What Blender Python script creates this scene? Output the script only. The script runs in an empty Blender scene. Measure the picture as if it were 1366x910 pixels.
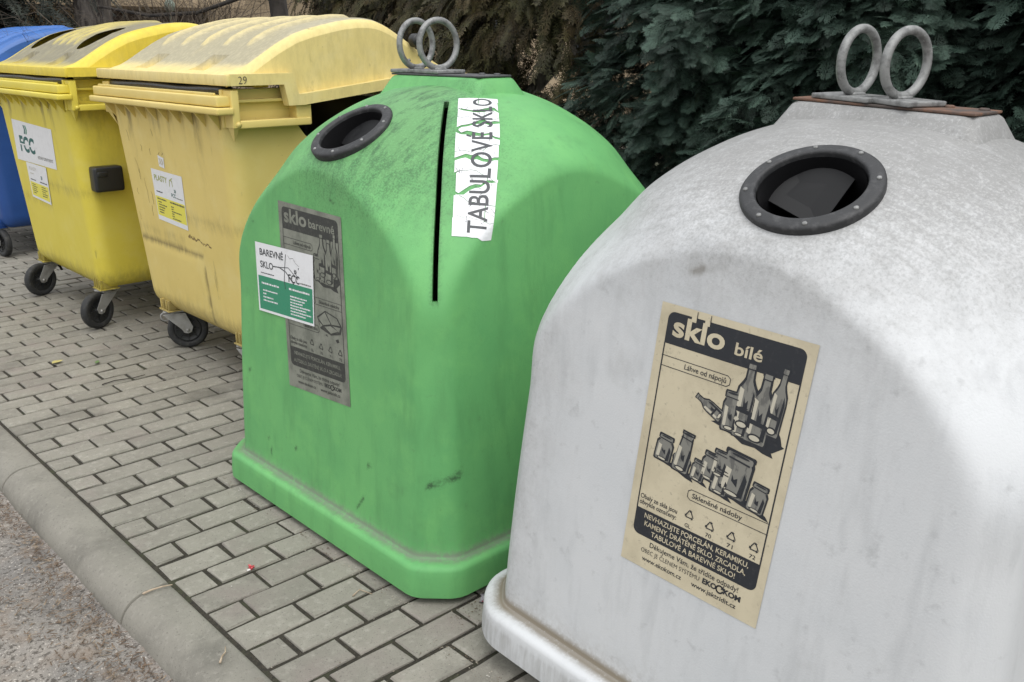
import bpy, bmesh, math, random
import numpy as np
from mathutils import Vector, Matrix
R = math.radians
random.seed(7); rng = np.random.default_rng(7)
SC = bpy.context.scene; COL = SC.collection
# ------------------------------------------------------------------ camera
cam = bpy.data.cameras.new('camera'); camo = bpy.data.objects.new('camera', cam); COL.objects.link(camo)
cam.sensor_width = 36; cam.lens = 1250/1366*36; cam.clip_end = 500; cam.clip_start = .05
yaw, pitch = .7508, .3081
fw = Vector((math.sin(yaw)*math.cos(pitch), math.cos(yaw)*math.cos(pitch), -math.sin(pitch)))
camo.location = (-.9158, -2.4259, 1.4954); camo.rotation_euler = fw.to_track_quat('-Z', 'Y').to_euler()
SC.camera = camo
# ------------------------------------------------------------------ sky, sun, exposure
SUN_EL, SUN_AZ = R(62), R(-158)          # azimuth measured from +Y towards +X
w = bpy.data.worlds.new('World'); SC.world = w; w.use_nodes = True
nt = w.node_tree; bg = nt.nodes['Background']
sky = nt.nodes.new('ShaderNodeTexSky'); sky.sky_type = 'NISHITA'; sky.sun_disc = False
sky.sun_elevation = SUN_EL; sky.sun_rotation = SUN_AZ; sky.dust_density = 3; sky.air_density = 1
hsv = nt.nodes.new('ShaderNodeHueSaturation'); hsv.inputs['Saturation'].default_value = .22
nt.links.new(sky.outputs[0], hsv.inputs['Color'])
# overcast sky: brighter overhead than at the horizon
ge = nt.nodes.new('ShaderNodeTexCoord'); sx = nt.nodes.new('ShaderNodeSeparateXYZ'); nt.links.new(ge.outputs['Generated'], sx.inputs[0])
rm = nt.nodes.new('ShaderNodeMapRange'); rm.inputs[1].default_value = -.05; rm.inputs[2].default_value = .9; rm.inputs[3].default_value = 1.9; rm.inputs[4].default_value = 4.5; nt.links.new(sx.outputs['Z'], rm.inputs[0])
vs = nt.nodes.new('ShaderNodeVectorMath'); vs.operation = 'SCALE'; gm = nt.nodes.new('ShaderNodeGamma'); gm.inputs['Gamma'].default_value = .4; nt.links.new(hsv.outputs[0], gm.inputs[0]); nt.links.new(gm.outputs[0], vs.inputs[0]); nt.links.new(rm.outputs[0], vs.inputs['Scale']); nt.links.new(vs.outputs[0], bg.inputs['Color'])
bg.inputs['Strength'].default_value = .15
sl = bpy.data.lights.new('sun', 'SUN'); so = bpy.data.objects.new('sun', sl); COL.objects.link(so)
sl.energy = .5; sl.angle = R(40); sl.color = (1, .97, .93)
sd = Vector((math.sin(SUN_AZ)*math.cos(SUN_EL), math.cos(SUN_AZ)*math.cos(SUN_EL), math.sin(SUN_EL)))
so.rotation_euler = sd.to_track_quat('Z', 'Y').to_euler(); so.location = (0, 0, 8)
SC.view_settings.view_transform = 'Standard'; SC.view_settings.look = 'None'
SC.view_settings.exposure = .60; SC.view_settings.gamma = 1; SC.view_settings.use_curve_mapping = False
# ------------------------------------------------------------------ helpers
def tag(o, label=None, cat=None, group=None, kind=None):
    if label: o['label'] = label
    if cat: o['category'] = cat
    if group: o['group'] = group
    if kind: o['kind'] = kind
    return o
def link(o, parent=None):
    COL.objects.link(o)
    if parent: o.parent = parent
    return o
def empty(name, loc, rot=(0, 0, 0)):
    o = bpy.data.objects.new(name, None); o.empty_display_size = .1
    o.location = loc; o.rotation_euler = rot; return link(o)
class MB:
    """collects verts / faces / material index for one mesh object"""
    def __init__(s): s.v, s.f, s.m, s.sm = [], [], [], []
    def add(s, V, F, mi=0, smooth=False):
        b = len(s.v); s.v += [tuple(p) for p in V]
        for f in F: s.f.append([i+b for i in f]); s.m.append(mi); s.sm.append(smooth)
        return s
    def bm(s, bmx, mi=0, smooth=False, M=None):
        bmx.verts.ensure_lookup_table()
        V = [(M @ v.co if M else v.co) for v in bmx.verts]
        for i, v in enumerate(bmx.verts): v.index = i
        s.add(V, [[v.index for v in f.verts] for f in bmx.faces], mi, smooth); bmx.free(); return s
    def box(s, x0, x1, y0, y1, z0, z1, bev=0, mi=0, M=None, seg=2):
        b = bmesh.new(); bmesh.ops.create_cube(b, size=1)
        for v in b.verts: v.co = Vector(((x0+x1)/2+v.co.x*(x1-x0), (y0+y1)/2+v.co.y*(y1-y0), (z0+z1)/2+v.co.z*(z1-z0)))
        if bev: bmesh.ops.bevel(b, geom=b.edges[:], offset=bev, segments=seg, profile=.6, affect='EDGES')
        return s.bm(b, mi, bev > 0, M)
    def tube(s, P, r, n=8, mi=0, closed=False, caps=True, M=None):
        P = [Vector(p) for p in P]; N = len(P); rr = r if hasattr(r, '__len__') else [r]*N
        V = []; up = None
        for i in range(N):
            a, b = (P[(i-1) % N], P[(i+1) % N]) if closed else (P[max(i-1, 0)], P[min(i+1, N-1)])
            t = (b-a).normalized()
            if up is None: up = t.orthogonal().normalized()
            up = (up-t*up.dot(t)).normalized(); q = t.cross(up)
            for k in range(n):
                an = 2*math.pi*k/n; p = P[i]+(up*math.cos(an)+q*math.sin(an))*rr[i]; V.append(M @ p if M else p)
        F = []
        for i in range(N if closed else N-1):
            for k in range(n):
                j = (i+1) % N; F.append([i*n+k, i*n+(k+1) % n, j*n+(k+1) % n, j*n+k])
        if caps and not closed: F += [list(range(n))[::-1], list(range((N-1)*n, N*n))]
        return s.add(V, F, mi, True)
    def lathe(s, prof, n=32, mi=0, M=None, smooth=True):
        V = []; m = len(prof)
        for k in range(n):
            a = 2*math.pi*k/n
            for (r, z) in prof:
                p = Vector((r*math.cos(a), r*math.sin(a), z)); V.append(M @ p if M else p)
        F = [[k*m+i, ((k+1) % n)*m+i, ((k+1) % n)*m+i+1, k*m+i+1] for k in range(n) for i in range(m-1)]
        return s.add(V, F, mi, smooth)
    def build(s, name, mats, parent=None, autos=None):
        me = bpy.data.meshes.new(name); me.from_pydata(s.v, [], s.f)
        for m in (mats if isinstance(mats, (list, tuple)) else [mats]): me.materials.append(m)
        me.polygons.foreach_set('material_index', s.m); me.polygons.foreach_set('use_smooth', s.sm); me.update()
        if autos: me.set_sharp_from_angle(angle=R(autos))
        return link(bpy.data.objects.new(name, me), parent)
def frame(o, n, up=(0, 0, 1)):
    n = Vector(n).normalized(); x = Vector(up).cross(n)
    x = x.normalized() if x.length > 1e-4 else n.orthogonal().normalized(); y = n.cross(x)
    M = Matrix((x, y, n)).transposed().to_4x4(); M.translation = Vector(o); return M
# ------------------------------------------------------------------ materials
def mat(name, base, rough=.6, spots=(), bump=0, bscale=60, metal=0, spec=.5, coat=0):
    """procedural material; spots = list of (colour, scale, lo, hi, strength[, stretch xyz, detail, roughness]) of noise mixed over the base"""
    m = bpy.data.materials.new(name); m.use_nodes = True; t = m.node_tree; b = t.nodes['Principled BSDF']
    L = t.links.new; tc = t.nodes.new('ShaderNodeTexCoord')
    c = t.nodes.new('ShaderNodeRGB'); c.outputs[0].default_value = (*base, 1); cur = c.outputs[0]
    for sp in spots:
        colr, sc, lo, hi, st = sp[:5]; stretch = sp[5] if len(sp) > 5 else (1, 1, 1); det = sp[6] if len(sp) > 6 else 6
        mp = t.nodes.new('ShaderNodeMapping'); mp.inputs['Scale'].default_value = stretch; mp.inputs['Location'].default_value = (random.random()*9, random.random()*9, random.random()*9)
        if len(sp) > 7: mp.inputs['Rotation'].default_value = sp[7]
        L(tc.outputs['Object'], mp.inputs[0])
        n = t.nodes.new('ShaderNodeTexNoise'); n.inputs['Scale'].default_value = sc; n.inputs['Detail'].default_value = det; n.inputs['Roughness'].default_value = .62
        L(mp.outputs[0], n.inputs[0])
        r = t.nodes.new('ShaderNodeMapRange'); r.inputs[1].default_value = lo; r.inputs[2].default_value = hi; r.inputs[4].default_value = st
        L(n.outputs[0], r.inputs[0])
        mx = t.nodes.new('ShaderNodeMix'); mx.data_type = 'RGBA'; L(r.outputs[0], mx.inputs[0]); L(cur, mx.inputs[6]); mx.inputs[7].default_value = (*colr, 1)
        cur = mx.outputs[2]
    L(cur, b.inputs['Base Color']); b.inputs['Roughness'].default_value = rough; b.inputs['Metallic'].default_value = metal
    b.inputs['Specular IOR Level'].default_value = spec; b.inputs['Coat Weight'].default_value = coat
    if bump:
        n = t.nodes.new('ShaderNodeTexNoise'); n.inputs['Scale'].default_value = bscale; n.inputs['Detail'].default_value = 5; L(tc.outputs['Object'], n.inputs[0])
        bp = t.nodes.new('ShaderNodeBump'); bp.inputs['Strength'].default_value = bump; bp.inputs['Distance'].default_value = .004
        L(n.outputs[0], bp.inputs['Height']); L(bp.outputs[0], b.inputs['Normal'])
    m['cur'] = 0; return m
def attr_mix(m, attr, colr, strength=1, nscale=90, stretch=(1, 1, 1), lo=.35, hi=.62):
    """mix a colour over the material by a per-vertex dirt amount broken up with noise (stains, plus some painted shade)"""
    t = m.node_tree; L = t.links.new; b = t.nodes['Principled BSDF']; src = b.inputs['Base Color'].links[0].from_socket
    a = t.nodes.new('ShaderNodeAttribute'); a.attribute_name = attr
    tc = t.nodes.new('ShaderNodeTexCoord'); mp = t.nodes.new('ShaderNodeMapping'); mp.inputs['Scale'].default_value = stretch; L(tc.outputs['Object'], mp.inputs[0])
    n = t.nodes.new('ShaderNodeTexNoise'); n.inputs['Scale'].default_value = nscale; n.inputs['Detail'].default_value = 7; n.inputs['Roughness'].default_value = .7; L(mp.outputs[0], n.inputs[0])
    ad = t.nodes.new('ShaderNodeMath'); ad.operation = 'MULTIPLY_ADD'; L(a.outputs['Fac'], ad.inputs[0]); ad.inputs[1].default_value = .30; L(n.outputs[0], ad.inputs[2])
    r = t.nodes.new('ShaderNodeMapRange'); r.inputs[1].default_value = lo+.15; r.inputs[2].default_value = hi+.15; r.inputs[4].default_value = strength; L(ad.outputs[0], r.inputs[0])
    mu = t.nodes.new('ShaderNodeMath'); mu.operation = 'MULTIPLY'; L(r.outputs[0], mu.inputs[0]); L(a.outputs['Fac'], mu.inputs[1]); mu.use_clamp = True
    mx = t.nodes.new('ShaderNodeMix'); mx.data_type = 'RGBA'; L(mu.outputs[0], mx.inputs[0]); L(src, mx.inputs[6]); mx.inputs[7].default_value = (*colr, 1)
    L(mx.outputs[2], b.inputs['Base Color'])
def tone_mix(m, attr='tone', lo=.75, hi=1.2):
    t = m.node_tree; L = t.links.new; b = t.nodes['Principled BSDF']; src = b.inputs['Base Color'].links[0].from_socket
    a = t.nodes.new('ShaderNodeAttribute'); a.attribute_name = attr
    r = t.nodes.new('ShaderNodeMapRange'); r.inputs[3].default_value = lo; r.inputs[4].default_value = hi; L(a.outputs['Fac'], r.inputs[0])
    mu = t.nodes.new('ShaderNodeVectorMath'); mu.operation = 'SCALE'; L(src, mu.inputs[0]); L(r.outputs[0], mu.inputs['Scale']); L(mu.outputs[0], b.inputs['Base Color'])
G_DK, W_DK = (.03, .05, .03), (.16, .155, .15)
M_green = mat('green_plastic', (.148, .415, .146), .5, [((.115, .35, .128), 3, .4, .65, .8), ((.175, .465, .155), 9, .5, .72, .6), ((.105, .30, .11), 17, .50, .70, .6, (1, 1, .22)), ((.10, .25, .10), 5, .60, .72, .4), (G_DK, 160, .66, .76, .30), ((.10, .20, .09), 45, .62, .75, .35)], .12, 240)
attr_mix(M_green, 'dirt_shade', (.095, .23, .10), .6, 6, (1, 1.5, 1), .3, .62); attr_mix(M_green, 'dirt_shade', (.08, .18, .085), .42, 60, (1, 1, 1), .40, .62); attr_mix(M_green, 'dirt_shade', (.03, .05, .03), .6, 170, (1, 1, 1), .50, .60); attr_mix(M_green, 'dirt_shade', (.19, .45, .17), .5, 12, (1, 3, 1), .5, .64); attr_mix(M_green, 'ledge', (.17, .20, .15), .85, 55); attr_mix(M_green, 'soot', (.025, .03, .025), .85, 150)
M_green.node_tree.nodes['Principled BSDF'].inputs['Specular IOR Level'].default_value = .22
M_white = mat('white_plastic', (.575, .59, .60), .5, [((.53, .55, .565), 4, .42, .66, .8), ((.44, .455, .465), 18, .52, .72, .55, (1, 1, .22)), ((.36, .37, .375), 26, .60, .74, .5), ((.33, .335, .33), 5, .60, .72, .35), (W_DK, 190, .68, .78, .35)], .12, 240)
attr_mix(M_white, 'dirt_shade', (.33, .33, .325), .75, 7, (1, 1.5, 1), .25, .62); attr_mix(M_white, 'dirt_shade', (.24, .24, .235), .38, 75, (1, 1, 1), .38, .64); attr_mix(M_white, 'dirt_shade', (.66, .66, .66), .22, 28, (1, 4, 2), .48, .64); attr_mix(M_white, 'dirt_shade', (.26, .26, .25), .5, 15, (5, 1, 2), .50, .66); attr_mix(M_white, 'dirt_shade', (.10, .10, .095), .34, 160, (1, 1, 1), .52, .62)
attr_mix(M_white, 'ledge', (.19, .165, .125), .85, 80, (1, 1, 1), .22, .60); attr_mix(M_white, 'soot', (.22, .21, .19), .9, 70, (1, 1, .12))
M_white.node_tree.nodes['Principled BSDF'].inputs['Specular IOR Level'].default_value = .25
M_rub = mat('black_rubber', (.020, .021, .0225), .55, [((.07, .07, .072), 60, .5, .72, .7)], .15, 300)
M_throat = mat('black_throat_plastic', (.009, .009, .010), .5, spec=.2)
M_defl = mat('dull_black_plastic', (.012, .0125, .0135), .42, spec=.25)
M_zinc = mat('zinc_plated_steel', (.36, .36, .35), .45, [((.24, .235, .22), 20, .42, .65, .8), ((.15, .12, .09), 30, .6, .74, .6)], .1, 200, .3)
M_steel = mat('galvanised_steel', (.26, .265, .26), .55, [((.10, .10, .10), 40, .45, .65, .8), ((.36, .36, .35), 90, .58, .7, .6)], .25, 200, .35)
M_dsteel = mat('dark_steel', (.075, .077, .08), .55, [((.16, .16, .16), 60, .5, .7, .6)], .2, 200, .3)
M_rust = mat('rusty_steel', (.075, .06, .052), .8, [((.20, .09, .045), 7, .50, .64, .8), ((.05, .043, .04), 30, .5, .65, .7)], .3, 120)
M_paper = mat('cream_paper', (.56, .50, .36), .6, [((.42, .37, .26), 9, .45, .65, .7), ((.27, .24, .18), 70, .60, .70, .6), ((.2, .18, .14), 170, .66, .74, .5)])
M_gpaper = mat('weathered_grey_paper', (.215, .225, .185), .6, [((.12, .13, .105), 14, .42, .62, .8), ((.23, .235, .2), 60, .5, .7, .6, (1, 1, .3)), ((.08, .085, .07), 120, .6, .7, .6)])
M_ink = mat('black_ink', (.018, .021, .027), .5, [((.05, .05, .052), 90, .55, .72, .5)])
M_gink = mat('faded_black_ink', (.03, .033, .03), .5, [((.075, .075, .065), 90, .5, .7, .6)])
M_grey = mat('printed_grey', (.20, .197, .175), .6, [((.10, .10, .095), 55, .5, .56, .8, (1, 1, .4))]); M_lgrey = mat('printed_pale_grey', (.50, .47, .38), .6)
M_wpaper = mat('white_paper', (.72, .73, .745), .5, [((.6, .6, .61), 30, .5, .7, .5)])
M_dink = mat('dark_grey_ink', (.045, .05, .055), .5)
M_gfield = mat('printed_green', (.03, .235, .13), .5); M_teal = mat('printed_teal', (.015, .11, .10), .5)
M_yfield = mat('printed_yellow', (.72, .66, .09), .5); M_olive = mat('printed_olive', (.33, .36, .10), .5)
def yellow(name, base, dark, pale):
    m = mat(name, base, .45, [(dark, 3.5, .45, .68, .55), (pale, 7, .5, .7, .5), ((base[0]*.4, base[1]*.36, base[2]*.5), 70, .67, .76, .5), ((.12, .09, .03), 14, .66, .74, .5, (1, 1, .25))], .08, 200)
    m.node_tree.nodes['Principled BSDF'].inputs['Specular IOR Level'].default_value = .28; attr_mix(m, 'dirt_shade', (.13, .10, .045), .75, 30, (1, 1, .35)); return m
M_y2 = yellow('faded_yellow_plastic', (.69, .545, .185), (.63, .49, .155), (.72, .60, .25))
M_y1 = yellow('bright_yellow_plastic', (.68, .575, .085), (.63, .52, .055), (.70, .61, .16))
M_lid2 = yellow('cream_yellow_lid', (.74, .605, .25), (.69, .56, .225), (.76, .65, .33)); attr_mix(M_lid2, 'top', (.42, .39, .28), .95, 9, (.3, 1, 1), .12, .52); attr_mix(M_lid2, 'top', (.22, .20, .14), .5, 60, (.5, 1, 1), .46, .64)
M_lid1 = yellow('yellow_lid', (.70, .56, .07), (.62, .5, .06), (.72, .6, .14)); attr_mix(M_lid1, 'top', (.30, .285, .22), .95, 11, (.22, 1, 1), .16, .5); attr_mix(M_lid1, 'top', (.12, .11, .09), .6, 26, (.25, 1.6, 1), .44, .62)
M_blue = mat('blue_plastic', (.018, .075, .28), .45, [((.014, .058, .22), 4, .45, .65, .6)])
M_bluel = mat('blue_lid', (.045, .145, .42), .45, [((.035, .11, .34), 4, .45, .65, .6)])
M_black = mat('black_plastic_and_shade', (.016, .017, .018), .4)
M_bag = mat('black_bin_bag', (.02, .02, .022), .3, [], .5, 30)
M_tyre = mat('black_tyre', (.022, .023, .024), .7, [((.07, .068, .06), 40, .5, .7, .6)], .1, 200)
# ------------------------------------------------------------------ ground, pavement, kerb, road
CW, BL, X0 = .1112, .204, -.012
M_brick = mat('concrete_paver', (.252, .239, .203), .92, [((.215, .203, .172), 7, .40, .62, .8), ((.36, .345, .30), 45, .52, .72, .6), ((.24, .205, .185), 3.3, .55, .68, .6), ((.07, .066, .056), 190, .58, .70, .75), ((.075, .07, .058), 2.1, .56, .72, .6), ((.44, .42, .37), 260, .66, .74, .6)], .5, 350)
tone_mix(M_brick, 'tone', .88, 1.09)
M_joint = mat('joint_dirt', (.036, .031, .022), 1, [((.018, .016, .012), 90, .45, .6, .8), ((.13, .115, .085), 160, .6, .7, .8), ((.05, .06, .025), 12, .5, .7, .6)], .9, 300)
mb = MB(); tones = []
def paver(x0, x1, y0, y1):
    g = .0052+random.random()*.0022; z = random.gauss(0, .0012); bv = .005
    x0 += g; x1 -= g; y0 += g; y1 -= g
    tx, ty = random.gauss(0, .004), random.gauss(0, .006); mx, my = (x0+x1)/2, (y0+y1)/2
    wob = lambda: random.gauss(0, .0012)
    def ring(d, dz): return [(x+wob(), y+wob(), z+dz+(x-mx)*tx+(y-my)*ty) for x, y in ((x0+d, y0+d), (mx, y0+d), (x1-d, y0+d), (x1-d, y1-d), (mx, y1-d), (x0+d, y1-d))]
    V = ring(0, -.03)+ring(0, -bv)+ring(bv*.45, -bv*.3)+ring(bv, 0)
    F = [[k*6+i, k*6+(i+1) % 6, (k+1)*6+(i+1) % 6, (k+1)*6+i] for k in range(3) for i in range(6)]+[[18, 19, 22, 23], [19, 20, 21, 22]]
    mb.add(V, F, 0, False); t = random.random(); tones.extend([t]*len(F))
for n in range(-24, 120):
    y0, y1 = n*CW, (n+1)*CW; cut = X0; x = X0+(BL/2 if n % 2 else BL)
    while cut < 2.15:
        paver(cut, x, y0, y1); cut = x; x += BL
pav = mb.build('pavement', M_brick); tag(pav, kind='structure')
a = pav.data.attributes.new('tone', 'FLOAT', 'FACE'); a.data.foreach_set('value', tones)
mb = MB(); nx, ny = 12, 150
mb.add([(-.02+i*2.4/nx, -2.8+j*16.2/ny, -.0062) for j in range(ny+1) for i in range(nx+1)], [[j*(nx+1)+i, j*(nx+1)+i+1, (j+1)*(nx+1)+i+1, (j+1)*(nx+1)+i] for j in range(ny) for i in range(nx)])
tag(mb.build('pavement_bed', M_joint), kind='structure')
M_kerb = mat('kerb_concrete', (.225, .214, .182), .9, [((.18, .171, .146), 5, .42, .62, .8), ((.105, .10, .085), 3.5, .53, .70, .8), ((.29, .275, .24), 60, .54, .72, .6), ((.09, .085, .07), 120, .58, .70, .7), ((.14, .085, .065), 8, .64, .74, .4)], .4, 300)
mb = MB()
prof = [(-.018, -.15), (-.018, -.008), (-.022, -.002), (-.03, .0)]+[(-.03-.014*i, -.0006*i) for i in range(1, 4)]
cx_, cz_, rx_, rz_ = -.082, -.088, .088, .086
prof += [(cx_-rx_*math.sin(t), cz_+rz_*math.cos(t)) for t in [R(a) for a in range(5, 91, 8)]]+[(-.17, -.16)]
for k in range(-3, 13):
    ya, yb = k*10*CW+.0035, (k+1)*10*CW-.0035; ysx = [ya, ya+.002]+list(np.linspace(ya+.03, yb-.03, 12))+[yb-.002, yb]
    n = len(prof); V = []
    dx = random.gauss(0, .0015); dz = random.gauss(0, .001)
    for y in ysx:
        e = .0025 if y in (ya, yb) else 0
        V += [(x+dx+(e if x < -.1 else 0), y, z+dz-e) for x, z in prof]
    F = [[j*n+i, (j+1)*n+i, (j+1)*n+i+1, j*n+i+1] for j in range(len(ysx)-1) for i in range(n-1)]+[list(range(n)), list(range((len(ysx)-1)*n, len(ysx)*n))[::-1]]
    mb.add(V, F, 0, True)
tag(mb.build('kerb', M_kerb, autos=50), kind='structure')
M_road = mat('asphalt', (.235, .215, .192), .95, [((.15, .143, .135), 2.2, .42, .62, .8), ((.33, .295, .255), 1.5, .5, .68, .6), ((.06, .052, .043), 75, .52, .60, .85), ((.50, .46, .41), 130, .58, .66, .85), ((.2, .15, .11), 7, .52, .68, .6)], 1, 160)
mb = MB(); xs = np.concatenate([np.linspace(-12, -1.2, 8)[:-1], np.linspace(-1.2, -.12, 70)]); ysr = np.concatenate([np.linspace(-12, -1.5, 8)[:-1], np.linspace(-1.5, 2, 220), np.linspace(2, 30, 25)[1:]])
zr = lambda x, y: -.073-.012*max(0, 1-abs(x+.45)/.4)*(.5+.5*math.sin(y*2.3))+.004*math.sin(x*17+y*9)+random.gauss(0, .0013)
mb.add([(x, y, zr(x, y)) for y in ysr for x in xs], [[j*len(xs)+i, j*len(xs)+i+1, (j+1)*len(xs)+i+1, (j+1)*len(xs)+i] for j in range(len(ysr)-1) for i in range(len(xs)-1)], 0, True)
tag(mb.build('road', M_road), kind='structure')
M_soil = mat('soil', (.07, .055, .04), 1, [((.11, .09, .06), 5, .45, .65, .8), ((.05, .07, .03), 1.2, .5, .65, .8)], 1, 40)
mb = MB(); mb.add([(-80, -60, -.16), (120, -60, -.16), (120, 140, -.16), (-80, 140, -.16)], [[0, 1, 2, 3]]); tag(mb.build('ground', M_soil), kind='structure')
mb = MB(); mb.add([(2.1, -20, -.012), (60, -20, .02), (60, 60, .02), (2.1, 60, -.012)], [[0, 1, 2, 3]]); tag(mb.build('verge', M_soil), kind='structure')
# ------------------------------------------------------------------ bell-shaped glass containers
PZ = np.array([.1, .4, .7, .85, 1.0, 1.1, 1.2, 1.27, 1.32, 1.355])
PR = np.array([.7680, .7560, .7380, .7283, .6530, .5740, .4890, .3930, .2980, .203])
def pch(x, xk, yk):
    m = np.gradient(yk, xk); i = np.clip(np.searchsorted(xk, x)-1, 0, len(xk)-2); h = xk[i+1]-xk[i]; t = (x-xk[i])/h
    return (2*t**3-3*t**2+1)*yk[i]+(t**3-2*t**2+t)*h*m[i]+(-2*t**3+3*t**2)*yk[i+1]+(t**3-t**2)*h*m[i+1]
def smin(a, b, k):
    h = np.clip(.5+.5*(b-a)/k, 0, 1); return b*(1-h)+a*h-k*h*(1-h)
class Bell:
    def __init__(s, h0, lean, dR, skirt): s.h0, s.lean, s.dR, s.skirt = h0, lean, dR, skirt; s.block = (.03, 0)
    def rad(s, th, z, off=0, k=.017):
        z = np.asarray(z, float); h = s.h0-s.lean*(z-.1)-off
        c, n = np.maximum(np.abs(np.cos(th)), 1e-4), np.maximum(np.abs(np.sin(th)), 1e-4)
        zz = np.clip(z, .1, 1.355); Rr = pch(zz, PZ, PR)+s.dR*np.clip((1.1-zz)/.9, 0, 1)-off
        Rr = np.where(z > 1.355, .203*np.sqrt(np.clip((1.372-z)/.017, 0, 1)), Rr)
        return smin(smin(h/c, Rr, k), smin(h/n, Rr, k), k)
    def project(s, P, off=0, c0=(0, 0, .8)):
        P = np.asarray(P, float); c0 = np.array(c0); d = P-c0; d /= np.linalg.norm(d, axis=1)[:, None]
        lo = np.full(len(P), .05); hi = np.full(len(P), 1.3)
        for _ in range(40):
            m = (lo+hi)/2; X = c0+d*m[:, None]; ins = np.hypot(X[:, 0], X[:, 1]) < s.rad(np.arctan2(X[:, 1], X[:, 0]), X[:, 2])
            ins &= X[:, 2] < 1.372; lo = np.where(ins, m, lo); hi = np.where(ins, hi, m)
        return c0+d*(lo[:, None]+np.reshape(off, (-1, 1)))
    def normal(s, p):
        e = .02; a = np.array(p); u = np.cross(a-np.array([0, 0, .8]), [0, 0, 1.]); u /= np.linalg.norm(u); v = np.cross(a-np.array([0, 0, .8]), u); v /= np.linalg.norm(v)
        q = s.project([a+u*e, a-u*e, a+v*e, a-v*e]); n = np.cross(q[0]-q[1], q[2]-q[3]); n /= np.linalg.norm(n)
        return n if n @ (a-np.array([0, 0, .8])) > 0 else -n
def make_body(bell, name, mt, parent, hole, slot, dirtfn):
    NT = 288; th = np.linspace(0, 2*np.pi, NT, endpoint=False)
    B = bell.skirt; k_ = .028 if B < .64 else .055
    def sk(b):
        c, n, g = [np.maximum(np.abs(q), 1e-4) for q in (np.cos(th), np.sin(th), np.cos((th % (np.pi/2))-np.pi/4))]
        return smin(smin(b/c, (b*1.414-.058)/g, k_), smin(b/n, (b*1.414-.058)/g, k_), k_)
    rows = [(sk(B-.022), .016), (sk(B-.006), .017), (sk(B), .023), (sk(B), .05), (sk(B-.002), .08), (sk(B-.003), .100), (sk(B-.005), .107), (sk(B-.010), .1125), (sk(B-.017), .1155), (sk(B-.026), .117)]
    w0 = bell.rad(th, .1+0*th); rows += [((w0*.5+sk(B-.026)*.5), .1185), (w0+.005, .121), (w0+.0015, .126)]
    zs = np.concatenate([np.linspace(.145, .78, 34), np.linspace(.79, 1.3, 78), np.linspace(1.305, 1.371, 18)])
    rows += [(bell.rad(th, z+0*th), z) for z in zs]
    V, F = [], []
    for r, z in rows: V += list(zip(r*np.cos(th), r*np.sin(th), [z]*NT))
    n = len(rows)
    for i in range(n-1):
        for k in range(NT): F.append((i*NT+k, i*NT+(k+1) % NT, (i+1)*NT+(k+1) % NT, (i+1)*NT+k))
    F.append(tuple(range((n-1)*NT, n*NT)))
    b0 = len(V); ri = [(bell.rad(th, z+0*th)-.014, z) for z in np.concatenate([[.03], np.linspace(.15, 1.34, 46)])]   # inner shell
    for r, z in ri: r = np.maximum(r, .02); V += list(zip(r*np.cos(th), r*np.sin(th), [z-.014 if z > .1 else .001]*NT))
    m = len(ri)
    for i in range(m-1):
        for k in range(NT): F.append((b0+i*NT+k, b0+(i+1)*NT+k, b0+(i+1)*NT+(k+1) % NT, b0+i*NT+(k+1) % NT))
    F.append(tuple(range(b0+(m-1)*NT, b0+m*NT))[::-1])
    for k in range(NT): F.append((k, b0+k, b0+(k+1) % NT, (k+1) % NT))
    me = bpy.data.meshes.new(name); me.from_pydata(V, [], F); me.materials.append(mt); me.polygons.foreach_set('use_smooth', [True]*len(F))
    o = link(bpy.data.objects.new(name, me)); cut = []
    hp, hn = hole; c = MB(); c.lathe([(0, -.2), (.106, -.2), (.106, .08), (0, .08)], 48, M=frame(hp, hn)); cut.append(c.build('cutter', []))
    if slot is not None:
        a, b = np.array(slot[0]), np.array(slot[1]); N = 40; P = bell.project([a+(b-a)*t for t in np.linspace(0, 1, N)]); c = MB(); VV = []
        side = np.cross(b-a, P[N//2]-np.array([0, 0, .8])); side /= np.linalg.norm(side)
        for i, p in enumerate(P):
            d = p-np.array([0, 0, .8]); d /= np.linalg.norm(d); hw = .0075
            VV += [p+d*.05-side*hw, p+d*.05+side*hw, p-d*.07+side*hw, p-d*.07-side*hw]
        FF = [[i*4+k, i*4+(k+1) % 4, i*4+4+(k+1) % 4, i*4+4+k] for i in range(N-1) for k in range(4)]+[[3, 2, 1, 0], [N*4-4, N*4-3, N*4-2, N*4-1]]
        c.add(VV, FF); cut.append(c.build('cutter', []))
    for k in cut:
        bmx = bmesh.new(); bmx.from_mesh(k.data); bmesh.ops.remove_doubles(bmx, verts=bmx.verts, dist=1e-6); bmesh.ops.recalc_face_normals(bmx, faces=bmx.faces); bmx.to_mesh(k.data); bmx.free()
        md = o.modifiers.new('b', 'BOOLEAN'); md.operation = 'DIFFERENCE'; md.object = k; md.solver = 'EXACT'
    dg = bpy.context.evaluated_depsgraph_get(); me2 = bpy.data.meshes.new_from_object(o.evaluated_get(dg)); o.modifiers.clear(); o.data = me2; me2.name = name; bpy.data.meshes.remove(me)
    for k in cut: bpy.data.objects.remove(k)
    # moulded block that carries the lifting plate
    bmx = bmesh.new(); bmx.from_mesh(me2)
    blk = bmesh.new()
    sec = [(.268, .135, 1.30), (.243, .104, 1.35), (.226, .083, 1.386), (.219, .076, 1.393), (.210, .068, 1.395)]; cyb = bell.block[0]; sec = [(a-bell.block[1], b_, c_) for a, b_, c_ in sec]
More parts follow.
